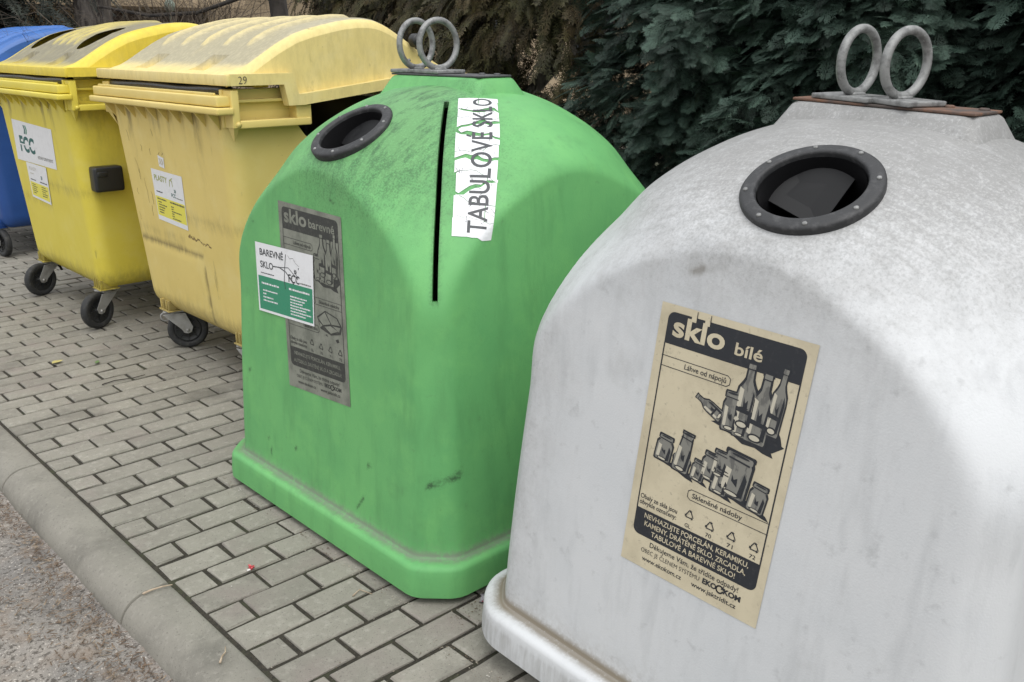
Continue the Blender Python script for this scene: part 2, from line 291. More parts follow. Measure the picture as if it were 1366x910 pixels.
    def rr(hy, hx, z, r=.03, n=5):
        pts = []
        for sx, sy, a0 in ((1, 1, 0), (-1, 1, 90), (-1, -1, 180), (1, -1, 270)):
            for q in range(n): an = R(a0+90*q/(n-1)); pts.append((sx*(hx-r)+r*math.cos(an)+.01, cyb+sy*(hy-r)+r*math.sin(an), z))
        return pts
    L = [[bmx.verts.new(p) for p in rr(*q)] for q in sec]
    for i in range(len(L)-1):
        for k in range(len(L[0])): f = bmx.faces.new((L[i][k], L[i][(k+1) % len(L[0])], L[i+1][(k+1) % len(L[0])], L[i+1][k])); f.smooth = True
    bmx.faces.new(L[-1]); bmx.to_mesh(me2); bmx.free(); me2.set_sharp_from_angle(angle=R(36))
    co = np.empty(len(me2.vertices)*3); me2.vertices.foreach_get('co', co); co = co.reshape(-1, 3)
    for nm, val in dirtfn(co).items():
        a = me2.attributes.new(nm, 'FLOAT', 'POINT'); a.data.foreach_set('value', val.astype(np.float32))
    o.parent = parent; return o
def seg_dist(P, pts):
    d = np.full(len(P), 9.)
    for a, b in zip(pts[:-1], pts[1:]):
        t = np.clip(((P-a)@(b-a))/((b-a)@(b-a)), 0, 1); d = np.minimum(d, np.linalg.norm(P-(a+t[:, None]*(b-a)), axis=1))
    return d
# ---- flat printed sheets: polygons and lettering on a sheet, mapped onto the surface they are stuck to
FONT = {}
PLAIN = str.maketrans('ěĚřŘčČůŮ', 'eErRcCuU')
def glyphs(s, bold):
    c = bpy.data.curves.new('t', 'FONT'); c.body = s; c.size = 1; c.offset = bold; c.resolution_u = 4
    o = bpy.data.objects.new('t', c); m = o.to_mesh()
    V = [tuple(v.co[:2]) for v in m.vertices]; F = [list(p.vertices) for p in m.polygons]
    o.to_mesh_clear(); bpy.data.objects.remove(o); bpy.data.curves.remove(c); return V, F
def text2d(s, bold):
    """triangulated lettering; carons and rings the font lacks are drawn over the plain letters"""
    if (s, bold) in FONT: return FONT[(s, bold)]
    V, F = glyphs(s.translate(PLAIN), bold)
    for i, ch in enumerate(s):
        if ch not in 'ěĚřŘčČůŮ': continue
        pl = ch.translate(PLAIN); gw = np.array(glyphs(pl, bold)[0]); x1 = max(p[0] for p in glyphs(s[:i+1].translate(PLAIN), bold)[0])
        cx = x1-(gw[:, 0].max()-gw[:, 0].min())/2; y = gw[:, 1].max()+.06; n = len(V); w_ = .035+max(bold, 0)
        if ch in 'ůŮ':
            for k in range(10): a0 = k*2*math.pi/10; V += [(cx+q*math.cos(a0), y+.08+q*math.sin(a0)) for q in (.055-w_*.4, .085+w_*.4)]
            F += [[n+2*k, n+2*k+1, n+2*((k+1) % 10)+1, n+2*((k+1) % 10)] for k in range(10)]
        else:
            V += [(cx-.14-w_, y+.15), (cx-.14+w_, y+.16), (cx, y+w_*1.6), (cx+.14-w_, y+.16), (cx+.14+w_, y+.15), (cx+w_*.8, y), (cx-w_*.8, y)]
            F += [[n, n+6, n+2, n+1], [n+6, n+5, n+2], [n+2, n+5, n+4, n+3]]
    FONT[(s, bold)] = (np.array(V), F); return FONT[(s, bold)]
class Sheet:
    def __init__(s): s.v, s.f, s.m = [], [], []
    def poly(s, pts, mi, layer=1):
        b = len(s.v); s.v += [(p[0], p[1], layer) for p in pts]; s.f.append(list(range(b, b+len(pts)))); s.m.append(mi)
    def grid(s, x0, x1, y0, y1, mi=0, layer=0, n=10, m=10):
        b = len(s.v); s.v += [(x0+(x1-x0)*i/n, y0+(y1-y0)*j/m, layer) for j in range(m+1) for i in range(n+1)]
        for j in range(m):
            for i in range(n): s.f.append([b+j*(n+1)+i, b+j*(n+1)+i+1, b+(j+1)*(n+1)+i+1, b+(j+1)*(n+1)+i]); s.m.append(mi)
    def rect(s, x0, x1, y0, y1, mi, layer=1): s.poly([(x0, y0), (x1, y0), (x1, y1), (x0, y1)], mi, layer)
    def line(s, pts, wd, mi, layer=2, closed=False):
        P = [np.array(p, float) for p in pts]; n = len(P)
        for i in range(n if closed else n-1):
            a, b = P[i], P[(i+1) % n]; d = b-a; l = np.linalg.norm(d)
            if l < 1e-6: continue
            d /= l; q = np.array([-d[1], d[0]])*wd/2; e = d*wd*.3; s.poly([a-e-q, b+e-q, b+e+q, a-e+q], mi, layer)
    def rrect(s, x0, x1, y0, y1, r, corners='abcd'):
        out = []
        for nm, cx, cy, a0 in (('a', x1-r, y1-r, 0), ('b', x0+r, y1-r, 90), ('c', x0+r, y0+r, 180), ('d', x1-r, y0+r, 270)):
            if nm in corners: out += [(cx+r*math.cos(R(a0+q*15)), cy+r*math.sin(R(a0+q*15))) for q in range(7)]
            else: out.append({'a': (x1, y1), 'b': (x0, y1), 'c': (x0, y0), 'd': (x1, y0)}[nm])
        return out
    def text(s, t, x, y, wd, h, mi, bold=0., layer=2, rot=0, ref='x'):
        """lettering with its left baseline at x, y, wd wide; h = height of a capital (0.7 em)"""
        V, F = text2d(t, bold); b = len(s.v); x0, x1 = V[:, 0].min(), V[:, 0].max()
        X = (V[:, 0]-x0)/(x1-x0)*wd; Y = V[:, 1]/.73*h; c, n = math.cos(rot), math.sin(rot)
        s.v += [(x+a*c-q*n, y+a*n+q*c, layer) for a, q in zip(X, Y)]
        for f in F: s.f.append([i+b for i in f]); s.m.append(mi)
    def scribble(s, x, y, wd, h, mi, layer=2, sd=0):
        r = random.Random(sd); q = 0        # a line of print too small to read
        while q < wd: l = r.uniform(.5, 2.2)*h; l = min(l, wd-q); s.rect(x+q, x+q+l, y, y+h*r.uniform(.75, 1), mi, layer); q += l+h*.35
    def build(s, name, mats, parent, mapf, base=.0016, step=.0003, fine=0):
        if fine:        # cut long edges so that the print follows a curved surface
            b = bmesh.new(); vs = [b.verts.new(p) for p in s.v]
            for f, m in zip(s.f, s.m):
                try: b.faces.new([vs[i] for i in f]).material_index = m
                except ValueError: pass
            bmesh.ops.triangulate(b, faces=b.faces[:])
            for _ in range(5):
                e = [q for q in b.edges if q.calc_length() > fine]
                if not e: break
                bmesh.ops.subdivide_edges(b, edges=e, cuts=1); bmesh.ops.triangulate(b, faces=b.faces[:])
            b.verts.ensure_lookup_table(); b.verts.index_update()
            s.v = [tuple(v.co) for v in b.verts]; s.f = [[v.index for v in f.verts] for f in b.faces]; s.m = [f.material_index for f in b.faces]; b.free()
        A = np.array(s.v, float); P = mapf(A[:, :2], base+step*A[:, 2])
        me = bpy.data.meshes.new(name); me.from_pydata([tuple(p) for p in P], [], s.f)
        for m in mats: me.materials.append(m)
        me.polygons.foreach_set('material_index', s.m); me.update(); return link(bpy.data.objects.new(name, me), parent)
def bil(q, wd, h):
    """sheet coordinates -> local 3D, between the four corners tl, tr, bl, br"""
    tl, tr, bl, br = [np.array(p, float) for p in q]
    def f(uv):
        u, v = uv[:, :1]/wd, uv[:, 1:2]/h; return (tl*(1-u)+tr*u)*v+(bl*(1-u)+br*u)*(1-v)
    return f
def bell_map(bell, q, wd, h):
    g = bil(q, wd, h); return lambda uv, off: bell.project(g(uv), off)
def vessel(S, x, y, wd, h, kind, lean=0, sd=0, I=1, G=2, Lg=3, layer=2):
    """one drawn bottle or jar: black outline, grey glass, dark and pale marks"""
    pf = {'bottle': [(0, .46), (.03, .5), (.5, .5), (.60, .44), (.70, .25), (.76, .17), (.93, .15), (.94, .19), (1, .18)],
          'slim': [(0, .42), (.04, .5), (.25, .5), (.33, .55), (.40, .50), (.44, .38), (.9, .28), (.91, .33), (1, .33)],
          'jar': [(0, .42), (.05, .5), (.66, .5), (.76, .40), (.80, .36), (.81, .43), (.95, .43), (1, .38)],
          'big': [(0, .44), (.04, .5), (.80, .5), (.87, .46), (.89, .49), (.97, .49), (1, .44)]}[kind]
    c, n = math.cos(lean), math.sin(lean); T = lambda a, b: (x+a*c-b*n, y+a*n+b*c)
    out = lambda e: [T(p[1]*wd+e, p[0]*h+(e if p[0] > .5 else -e)) for p in pf]+[T(-p[1]*wd-e, p[0]*h+(e if p[0] > .5 else -e)) for p in pf[::-1]]
    S.poly([T(a*wd, b*h) for a, b in ((-.3, -.02), (.5, -.09), (1.0, -.10), (.75, .03), (.45, .12))], I, layer-1)
    S.poly(out(wd*.085), I, layer); S.poly(out(-wd*.01), G, layer+1)
    r = random.Random(sd); mid = [p for p in pf if p[0] < .75]; top = mid[-1][0]*h
    S.poly([T(a*wd, b*h) for a, b in ((.22, .08), (.42, .06), (.44, .5), (.30, .62), (.26, .35))], I, layer+2)
    S.poly([T(a*wd, b*h) for a, b in ((-.42, .12), (-.22, .10), (-.18, .60), (-.40, .63))], Lg, layer+2)
    S.poly([T(a*wd, b*h) for a, b in ((-.1, .30+.1*r.random()), (.14, .26), (.10, .46), (-.02, .40), (-.12, .5))], I, layer+2)
    S.poly([T(.34*wd*math.cos(t), .075*h+.06*h*math.sin(t)) for t in np.linspace(0, 2*math.pi, 14)[:-1]], I, layer+3)
    S.poly([T(.25*wd*math.cos(t), .075*h+.038*h*math.sin(t)) for t in np.linspace(0, 2*math.pi, 14)[:-1]], Lg, layer+4)
    if kind in ('jar', 'big', 'slim'):
        S.poly([T(.34*wd*math.cos(t), .965*h+.028*h*math.sin(t)) for t in np.linspace(0, 2*math.pi, 14)[:-1]], I, layer+3)
        S.line([T(-.38*wd, .86*h), T(.38*wd, .84*h)], wd*.06, I, layer+3)
    else: S.line([T(-.16*wd, .92*h), T(.16*wd, .92*h)], wd*.05, I, layer+3); S.poly([T(a*wd, b*h) for a, b in ((-.44, .26), (.44, .24), (.44, .30), (-.44, .33))], I, layer+2)
def tri(S, x, y, r, mi):
    P = [np.array((x+r*math.cos(R(90+120*k)), y+r*math.sin(R(90+120*k)))) for k in range(3)]
    for k in range(3):
        a, b = P[k], P[(k+1) % 3]; S.line([a+(b-a)*.14, a+(b-a)*.80], r*.19, mi)
        t = a+(b-a)*.86; d = (b-a)/np.linalg.norm(b-a); q = np.array((-d[1], d[0])); S.poly([t+d*r*.2, t-d*r*.2+q*r*.28, t-d*r*.2-q*r*.28], mi, 3)
def poster(kind):
    """materials: 0 paper 1 ink 2 grey 3 pale grey"""
    S = Sheet(); W, H = 345., 595.; S.grid(0, W, 0, H, 0, 0, 12, 20)
    x0, x1 = 20, 327
    S.poly(S.rrect(x0, x1, 512, 580, 16, 'ab'), 1)
    S.line([(x0+1.5, 512), (x0+1.5, 135)], 3, 1); S.line([(x1-1.5, 512), (x1-1.5, 135)], 3, 1)
    S.poly(S.rrect(x0, x1, 74, 136, 16, 'cd'), 1)
    if kind == 'white':
        S.text('sklo', 36, 532, 122, 44, 0, .028); S.text('bílé', 182, 532, 60, 25, 0, .018)
        for xx in (75.5, 107.): S.rect(xx, xx+11.5, 570, 592, 0, 3); S.line([(xx+12.3, 578), (xx+12.3, 592)], 1.6, 1, 4)
    else: S.text('sklo', 32, 534, 128, 44, 0, .028); S.text('barevné', 172, 536, 136, 27, 0, .015)
    S.line([(x0, 486), (178, 486), (185, 481), (185, 469), (178, 464), (x0, 464)], 1.5, 1); S.text('Láhve od nápojů', 78, 470, 98, 11.5, 1, .01)
    bx = 212 if kind == 'white' else 222
    S.poly([(x, y) for x, y in ((160, 385), (200, 378), (235, 362), (300, 366), (322, 384), (300, 392), (240, 400), (190, 398))], 1, 1)
    vessel(S, bx-55+24, 399, 24, 68, 'bottle', R(66), 9)
    vessel(S, bx+14, 390, 42, 134, 'bottle', 0, 1); vessel(S, bx+76, 398, 30, 136, 'bottle', R(-3), 2)
    vessel(S, bx-12, 378, 34, 80, 'jar', R(2), 3); vessel(S, bx+46, 372, 46, 142, 'bottle', R(-2), 4); vessel(S, bx+12, 374, 30, 62, 'jar', 0, 5)
    if kind == 'white':
        vessel(S, 62, 262, 38, 56, 'jar', R(-5), 6); vessel(S, 108, 254, 38, 88, 'slim', R(-6), 7)
        vessel(S, 196, 278, 34, 54, 'jar', R(-3), 8); vessel(S, 232, 248, 60, 92, 'big', R(-5), 10)
        vessel(S, 174, 262, 36, 58, 'jar', R(-5), 11); vessel(S, 150, 250, 30, 44, 'jar', R(-6), 12); vessel(S, 204, 242, 36, 54, 'jar', R(-5), 13)
        vessel(S, 288, 237, 36, 58, 'jar', R(-6), 14)
        S.line([(x1, 226), (146, 226), (139, 221), (139, 208), (146, 203), (x1, 203)], 1.5, 1); S.text('Skleněné nádoby', 150, 209, 118, 11.5, 1, .01)
    else:
        S.line([(x0, 322), (178, 322), (185, 317), (185, 305), (178, 300), (x0, 300)], 1.5, 1); S.line([(185, 322), (x1, 322)], 1.5, 1); S.line([(185, 300), (x1, 300)], 1.5, 1); S.text('Skleněné nádoby', 205, 306, 108, 11, 1, .01)
        for P_, mi, l in (([(190, 262), (236, 288), (300, 276), (322, 250), (314, 226), (262, 214), (205, 226)], 1, 1), ([(196, 258), (234, 282), (262, 250), (222, 240)], 2, 2), ([(238, 284), (296, 273), (312, 254), (268, 250)], 3, 2), ([(228, 236), (262, 244), (300, 234), (262, 220)], 2, 2), ([(272, 246), (314, 248), (306, 232)], 3, 2), ([(200, 248), (218, 238), (206, 230)], 3, 2), ([(230, 210), (240, 214), (244, 206)], 1, 2), ([(285, 204), (300, 210), (304, 200), (292, 196)], 1, 2)): S.poly(P_, mi, l)
        S.line([(x0, 232), (190, 232), (197, 227), (197, 214), (190, 209), (x0, 209)], 1.5, 1); S.text('Tabulové sklo', 105, 215, 84, 11, 1, .01)
    S.text('Obaly ze skla jsou', 26, 160, 96, 11, 1, .012); S.text('obvykle označeny:', 26, 146, 96, 11, 1, .012)
    for k, (x, t) in enumerate(((152, 'GL'), (203, '70'), (254, '71'), (306, '72'))): tri(S, x, 166+(4 if k == 0 else 0), 12.5, 1); S.text(t, x-7, 141, 14, 9, 1, .008)
    lines = ('NEVHAZUJTE PORCELÁN, KERAMIKU,', 'KAMENY, DRÁTĚNÉ SKLO, ZRCADLA,', 'TABULOVÉ A BAREVNÉ SKLO!') if kind == 'white' else ('NEVHAZUJTE PORCELÁN, KERAMIKU,', 'AUTOSKLO, DRÁTĚNÉ SKLO A ZRCADLA!')
    for k, t in enumerate(lines):
        wd = (258, 252, 210)[k] if kind == 'white' else (258, 268)[k]
        S.text(t, (x0+x1)/2-wd/2, (118, 100, 82)[k] if kind == 'white' else (112, 88)[k], wd, 12, 0, .012)
    S.text('Děkujeme Vám, že třídíte odpady!', 70, 56, 222, 12, 1, .008)
    S.text('OBEC JE ČLENEM SYSTÉMU', 50, 38, 152, 10.5, 1, -.004); S.text('EKO', 210, 38, 34, 12, 1, .045); S.text('KOM', 261, 38, 40, 12, 1, .045)
    S.line([(252+8*math.cos(t), 43+8*math.sin(t)) for t in np.linspace(.6, 6.0, 16)], 3.4, 1); S.poly([(259, 53), (264, 45), (254, 45)], 1, 3)
    S.text('www.ekokom.cz', 56, 19, 104, 11, 1, .012); S.text('www.jaktridit.cz', 186, 19, 108, 11, 1, .012)
    return S, W, H
def chevrons(S, x, y, h, m1, m2):
    for k, mi in ((0, m1), (1, m2)):
        a = x+k*h*.55; S.poly([(a, y+h), (a+h*.35, y+h), (a+h*.6, y+h*.5), (a+h*.35, y), (a, y), (a+h*.25, y+h*.5)], mi, 2)
def bell_container(name, label, loc, rot, bell, mt, hole, slot, dirtfn, rings, plate_mat):
    root = tag(empty(name, loc, rot), label, 'glass container', 'bell shaped glass containers')
    hp = bell.project([hole])[0]; hn = np.array([-.505, hole[1]*.7, .86]); hn /= np.linalg.norm(hn)
    make_body(bell, 'body', mt, root, (hp, hn), slot, dirtfn)
    M = frame(hp-hn*.002, hn) @ Matrix.Scale(.9, 4)
    k = MB(); k.lathe([(.112, -.03), (.112, .002), (.114, .006), (.117, .008), (.122, .0075), (.128, .0065), (.136, .006), (.142, .004), (.1455, .000), (.146, -.006), (.144, -.03)], 72, M=M)
    rim = k.build('hole_rim', M_rub, root)
    for q in range(8):
        a = R(22+45*q); k = MB(); k.lathe([(0, .0098), (.0035, .0094), (.0052, .008), (.0055, .005)], 12, M=M @ Matrix.Translation((.132*math.cos(a), .132*math.sin(a), 0)))
        k.build('screw', M_steel, rim)
    k = MB(); k.lathe([(.1085, -.004), (.110, -.10), (.135, -.21), (.15, -.30)], 48, M=M); th = k.build('throat', M_throat, root)
    k = MB()
    for pts in ([(-.118, .005, -.060), (-.085, .085, -.035), (-.01, .118, -.030), (.045, .110, -.045), (.010, -.012, -.105)], [(.075, .092, -.060), (.118, .02, -.060), (.095, -.045, -.085), (.028, -.010, -.120)]):
        n_ = len(pts); V = [M @ Vector(p) for p in pts]+[M @ Vector((p[0], p[1], p[2]-.004)) for p in pts]
        k.add(V, [list(range(n_)), list(range(n_, 2*n_))[::-1]]+[[q, n_+q, n_+(q+1) % n_, (q+1) % n_] for q in range(n_)])
    k.build('deflector', M_defl, root)
    k = MB(); k.box(-.062, .072, -.19, bell.block[0]+.22-bell.block[1], 1.3955, 1.4015, .002)
    for y in (-.17, -.10, bell.block[0]+.195-bell.block[1]): k.lathe([(0, 1.4065), (.008, 1.4065), (.011, 1.4045), (.011, 1.4015)], 6, M=Matrix.Translation((.03, y, 0)))
    k.build('lifting_plate', plate_mat, root)
    for y, tw, rg in rings:
        k = MB(); T = Matrix.Translation((-.005, y, 0)) @ Matrix.Rotation(R(tw), 4, 'Z')
        k.tube([(rg*math.cos(t), 0, 1.4185+rg+rg*math.sin(t)) for t in np.linspace(0, 2*math.pi, 41)[:-1]], .0098, 12, closed=True, M=T)
        r = k.build('lifting_ring', M_steel, root)
        k = MB(); T2 = Matrix.Translation((-.005, y, 0)) @ Matrix.Rotation(R(tw*1.5), 4, 'Z'); k.box(-.055, .055, -.07, .07, 1.4025, 1.414, .003, M=T2); k.box(-.022, .022, -.014, .014, 1.411, 1.420, .004, M=T2)
        k.build('ring_plate', M_steel, r)
    return root
zc = lambda P: np.clip((P[:, 2]-.85)/.4, 0, 1)
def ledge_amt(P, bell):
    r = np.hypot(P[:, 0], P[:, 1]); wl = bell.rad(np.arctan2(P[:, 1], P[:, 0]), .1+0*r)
    return np.exp(-((P[:, 2]-.119)/.011)**2)*np.clip(1-np.abs(r-wl-.010)/.03, 0, 1)*1.0+.6*np.exp(-np.clip(P[:, 2]-.125, 0, 9)/.035)*(P[:, 2] > .125)  # ledge dirt; the last term paints crease shade up the wall foot
GB = Bell(.585, .055, .004, .626)
g_slot = ((-.1856, -.1883, 1.3288), (-.4956, -.5055, .8483))
sp = GB.project([np.array(g_slot[0])+(np.array(g_slot[1])-np.array(g_slot[0]))*t for t in np.linspace(0, 1, 16)])
sc1 = GB.project([(-.5454, -.5215, .3408), (-.53, -.537, .348), (-.512, -.5523, .352), (-.4813, -.5671, .3607), (-.484, -.568, .375)])
marks = [GB.project([(-.55, a, b), (-.55, a+c, b+d), (-.55, a+c*1.6, b+d*2.1)]) for a, b, c, d in ((.02, .60, .004, -.012), (-.28, .33, .02, .006), (.30, .25, -.012, -.03), (-.38, .52, .003, -.02), (.10, .28, .03, -.01), (-.2, .2, -.02, .02), (.42, .45, .01, -.02), (-.1, 1.07, .015, .006))]
sc2 = GB.project([(-.53, .44, .985), (-.53, .375, .945)])
def g_dirt(P):
    up = zc(P); d = seg_dist(P, sp); soot = np.clip(1-d/.022, 0, 1)**1.3
    soot = np.maximum(soot, 1.2*np.clip(1-seg_dist(P, sc1)/.014, 0, 1)); soot = np.maximum(soot, 1.3*np.clip(1-seg_dist(P, sc2)/.009, 0, 1))
    for q in marks: soot = np.maximum(soot, .95*np.clip(1-seg_dist(P, q)/.008, 0, 1))
    front = np.clip(1.15-np.abs(np.arctan2(P[:, 1], -P[:, 0])+.35)/1.3, 0, 1)
    return {'dirt_shade': up*front*.95, 'ledge': ledge_amt(P, GB), 'soot': np.clip(soot, 0, 1.3)}
green = bell_container('bell_container', 'green bell shaped container for coloured glass with a narrow slot down its corner', (1.055, -.045, 0), (0, 0, 0), GB, M_green,
    (-.400, -.02, 1.243), g_slot, g_dirt, ((.185, 5, .073), (.07, -3, .073)), M_dsteel)
WB = Bell(.598, .068, .026, .650); WB.block = (.008, .022)
def w_dirt(P):
    ang = np.arctan2(P[:, 1], -P[:, 0]); skirt = ((P[:, 2] < .10) & (P[:, 2] > .02))*.45
    wsc = WB.project([(-.53, .095, 1.092), (-.53, .07, 1.105)]); corner = np.clip(1-np.abs(ang-.75)/.25, 0, 1)*.5
    return {'dirt_shade': np.maximum(np.clip((P[:, 2]-.9)/.42, 0, 1), corner), 'ledge': ledge_amt(P, WB)*1.25, 'soot': np.maximum(np.maximum(skirt, .10*(P[:, 2] > .13)*(P[:, 2] < 1.15)*np.clip(.5+.5*np.sin(P[:, 1]*17+P[:, 0]*11)+.4*np.sin(P[:, 1]*41), 0, 1)), np.clip(1-seg_dist(P, wsc)/.017, 0, 1))}
white = bell_container('bell_container', 'dirty white bell shaped container for clear glass, nearest to the camera', (1.055, -1.44, .022), (.04, 0, 0), WB, M_white,
    (-.385, -.045, 1.270), None, w_dirt, ((.092, -4, .068), (-.012, -11, .068)), M_rust); white.scale.z = .965
S, W_, H_ = poster('white')
S.build('poster', [M_paper, M_ink, M_grey, M_lgrey], white, bell_map(WB, [(-.5356, .1541, 1.0182), (-.5354, -.1861, 1.0206), (-.5759, .1785, .4248), (-.5758, -.159, .4261)], W_, H_))
S, W_, H_ = poster('green')
S.build('poster', [M_gpaper, M_gink, M_gpaper, M_gpaper], green, bell_map(GB, [(-.5336, .2137, 1.0345), (-.534, -.135, 1.0267), (-.5657, .1685, .4508), (-.5644, -.1782, .4737)], W_, H_))
# white and green sticker over the poster
S = Sheet(); S.grid(0, 350, 0, 225, 0, 0, 12, 8); S.rect(9, 344, 8, 118, 1, 1)
S.text('BAREVNÉ', 28, 186, 148, 22, 2, .018); S.text('SKLO', 28, 146, 82, 22, 2, .018)
S.scribble(28, 127, 86, 3.5, 2, 2, 3)
S.line([(112, 158), (150, 160), (190, 150), (235, 118)], 3.5, 2); S.line([(192, 206), (184, 165), (178, 120), (183, 96)], 3.2, 2); S.line([(150, 160), (205, 166), (262, 136)], 2.4, 2); S.line([(240, 160), (262, 140)], 2.4, 2)
S.line([(205, 205), (215, 196), (235, 200), (250, 186), (270, 178)], 1.2, 3, 2); S.poly([(262, 172), (270, 174), (266, 166)], 2)
S.text('FCC', 205, 122, 66, 26, 2, .012, 3); chevrons(S, 240, 152, 13, 2, 2); S.scribble(275, 124, 62, 4.5, 3, 2, 5)
for x, y, wd, q in ((30, 96, 112, 1), (205, 100, 124, 2)): S.scribble(x, y-4, wd, 6.5, 0, 2, q)
for k in range(4): S.scribble(36, 70-k*11, (96, 22, 66, 92)[k], 5, 0, 2, 10+k)
for k in range(7): S.scribble(210, 74-k*9.5, (100, 88, 76, 120, 96, 124, 92)[k], 5, 0, 2, 20+k)
S.build('sticker', [M_wpaper, M_gfield, M_dink, M_grey], green, bell_map(GB, [(-.5418, .3595, .8851), (-.5413, .0111, .8944), (-.5541, .3444, .6621), (-.5531, .0092, .6791)], 350, 225), .0046)
# torn strip with the words TABULOVÉ SKLO
S = Sheet(); rr_ = random.Random(5); W_, H_ = 110., 560.
br = [0, 70, 128, 168, 214, 262, 300, 352, 396, 430, 470, 512, 560]
def edge(y, ph):
    return [(x, y+7*math.sin(x*.05+ph)+rr_.uniform(-5, 5)+(x-55)*math.sin(ph*2.3)*.34) for x in np.linspace(0, W_, 9)]
edges = [[(x, 0+rr_.uniform(0, 9)) for x in np.linspace(0, W_, 9)]]+[edge(y, i*1.7) for i, y in enumerate(br[1:-1])]+[[(x, H_-rr_.uniform(0, 2)) for x in np.linspace(0, W_, 9)]]
for i in range(len(br)-1):
    lo, hi = edges[i], edges[i+1]; g0 = rr_.uniform(.8, 2.2) if i not in (3, 5, 7, 8, 10) else rr_.uniform(5, 11)
    low = [(x, y+g0+(rr_.uniform(2, 12) if i in (3, 5, 7, 8, 10) and (1 < k < 5 if i % 2 else 3 < k < 8) else 0)) for k, (x, y) in enumerate(lo)]
    cutx = rr_.choice([3, 4, 5, 6]) if i % 2 else None; il, ir = rr_.uniform(0, 7), rr_.uniform(0, 4)
    for a, b in ([(0, 8)] if cutx is None else [(0, cutx), (cutx, 8)]):
        for q in range(a, b):
            x0a = low[q][0]+(il if q == 0 else 0)+(rr_.uniform(.5, 2) if q == a and a else 0); x1a = low[q+1][0]-(ir if q == 7 else 0)
            S.poly([(x0a, low[q][1]), (x1a, low[q+1][1]), (x1a, hi[q+1][1]), (x0a, hi[q][1])], 0, 0)
lx = 96; tx = text2d('TABULOVÉ SKLO', .012)
S.text('TABULOVÉ SKLO', 90, 24, 528, 52, 1, .012, 2, R(90))
for _ in range(26):
    x, y = rr_.uniform(8, 100), rr_.uniform(20, 540); S.line([(x, y), (x+rr_.uniform(-12, 12), y+rr_.uniform(-16, 16)), (x+rr_.uniform(-14, 14), y+rr_.uniform(-22, 22))], rr_.uniform(.5, 1.1), 2, 3)
for _ in range(30): x, y = rr_.uniform(3, 106), rr_.uniform(10, 540); S.rect(x, x+rr_.uniform(.6, 1.8), y, y+rr_.uniform(.6, 1.8), 2, 3)
S.build('torn_sticker', [M_wpaper, M_dink, M_dink], green, bell_map(GB, [(-.1475, -.194, 1.336), (-.042, -.2515, 1.332), (-.4227, -.4867, 1.0033), (-.3268, -.5366, .9832)], W_, H_), fine=14)
# ------------------------------------------------------------------ four-wheeled lidded containers
def caster(root, x, y, ang, trail, paint, brake=False, loop=False):
    """mounting bracket, fork and wheel; ang = heading the wheel trails to (0 = +y)"""
    k = MB(); k.box(x-.035, x+.05, y-.048, y+.048, .212, .262, .006)
    for q in (-.044, -.016, .016, .044): k.box(x-.044, x-.03, y+q-.005, y+q+.005, .21, .262, .002)
    k.box(x-.05, x+.058, y-.058, y+.058, .2065, .2125, .002); br = k.build('caster_bracket', paint, root); a = br.data.attributes.new('dirt_shade', 'FLOAT', 'POINT'); a.data.foreach_set('value', np.full(len(k.v), .9, np.float32))  # even amount darkens the bracket, standing in for a shaded copy of the paint
    T = Matrix.Translation((x, y, 0)) @ Matrix.Rotation(R(ang), 4, 'Z')      # +Y of T is the trailing direction
    k = MB(); k.box(-.036, .036, -.05, .05, .196, .205, .002, M=T); k.lathe([(.0, .196), (.03, .196), (.034, .19), (.034, .184), (0, .184)], 20, M=T)
    for sx in (-.031, .031):
        pts = [(-.055, .190), (.055, .190), (trail+.026, .115), (trail+.017, .088), (trail, .081), (trail-.018, .086), (trail-.030, .106)]
        V = [T @ Vector((sx+d, a, b)) for d in (-.0018, .0018) for a, b in pts]; n = len(pts)
        k.add(V, [list(range(n))[::-1], list(range(n, 2*n))]+[[i, (i+1) % n, n+(i+1) % n, n+i] for i in range(n)])
    k.box(-.033, .033, -.045, .045, .181, .187, .001, M=T)
    k.tube([T @ Vector((-.040, trail, .1)), T @ Vector((.040, trail, .1))], .009, 6)
    fk = k.build('caster_fork', M_zinc, root)
    if loop:
        k = MB(); k.tube([T @ Vector((-.045, -.045+.022*math.cos(a), .158+.022*math.sin(a))) for a in np.linspace(0, 2*math.pi, 15)[:-1]], .0045, 6, closed=True); k.build('towing_loop', M_zinc, fk)
    A = T @ Matrix.Translation((0, trail, .1)) @ Matrix.Rotation(R(90), 4, 'Y')
    k = MB(); k.lathe([(.067, -.017), (.075, -.0215), (.088, -.0225), (.096, -.019), (.1, -.008), (.1, .008), (.096, .019), (.088, .0225), (.075, .0215), (.067, .017), (.067, -.017)], 48, M=A)
    wh = k.build('wheel', M_tyre, root)
    k = MB(); k.lathe([(.0, -.022), (.018, -.022), (.020, -.012), (.048, -.010), (.058, -.014), (.0675, -.0165), (.0675, .0165), (.058, .014), (.048, .010), (.020, .012), (.018, .022), (0, .022)], 36, M=A)
    for q in range(8):
        B = A @ Matrix.Rotation(R(45*q), 4, 'Z'); k.box(.018, .06, -.003, .003, -.016, .016, 0, M=B)
    k.build('wheel_rim', M_black, wh)
    if brake:
        k = MB(); k.tube([T @ Vector(p) for p in ((0, trail-.06, .2), (0, trail-.10, .19), (0, trail-.14, .16), (0, trail-.155, .13))], .008, 6); k.build('brake_lever', M_black, fk)
LID = [(.052, 1.372), (.085, 1.385), (.124, 1.396), (.17, 1.421), (.22, 1.452), (.30, 1.499), (.38, 1.537), (.45, 1.558), (.526, 1.575), (.60, 1.590), (.68, 1.599), (.74, 1.599), (.79, 1.592), (.85, 1.570), (.91, 1.537), (.97, 1.502), (1.03, 1.462), (1.12, 1.414), (1.21, 1.372), (1.255, 1.348)]
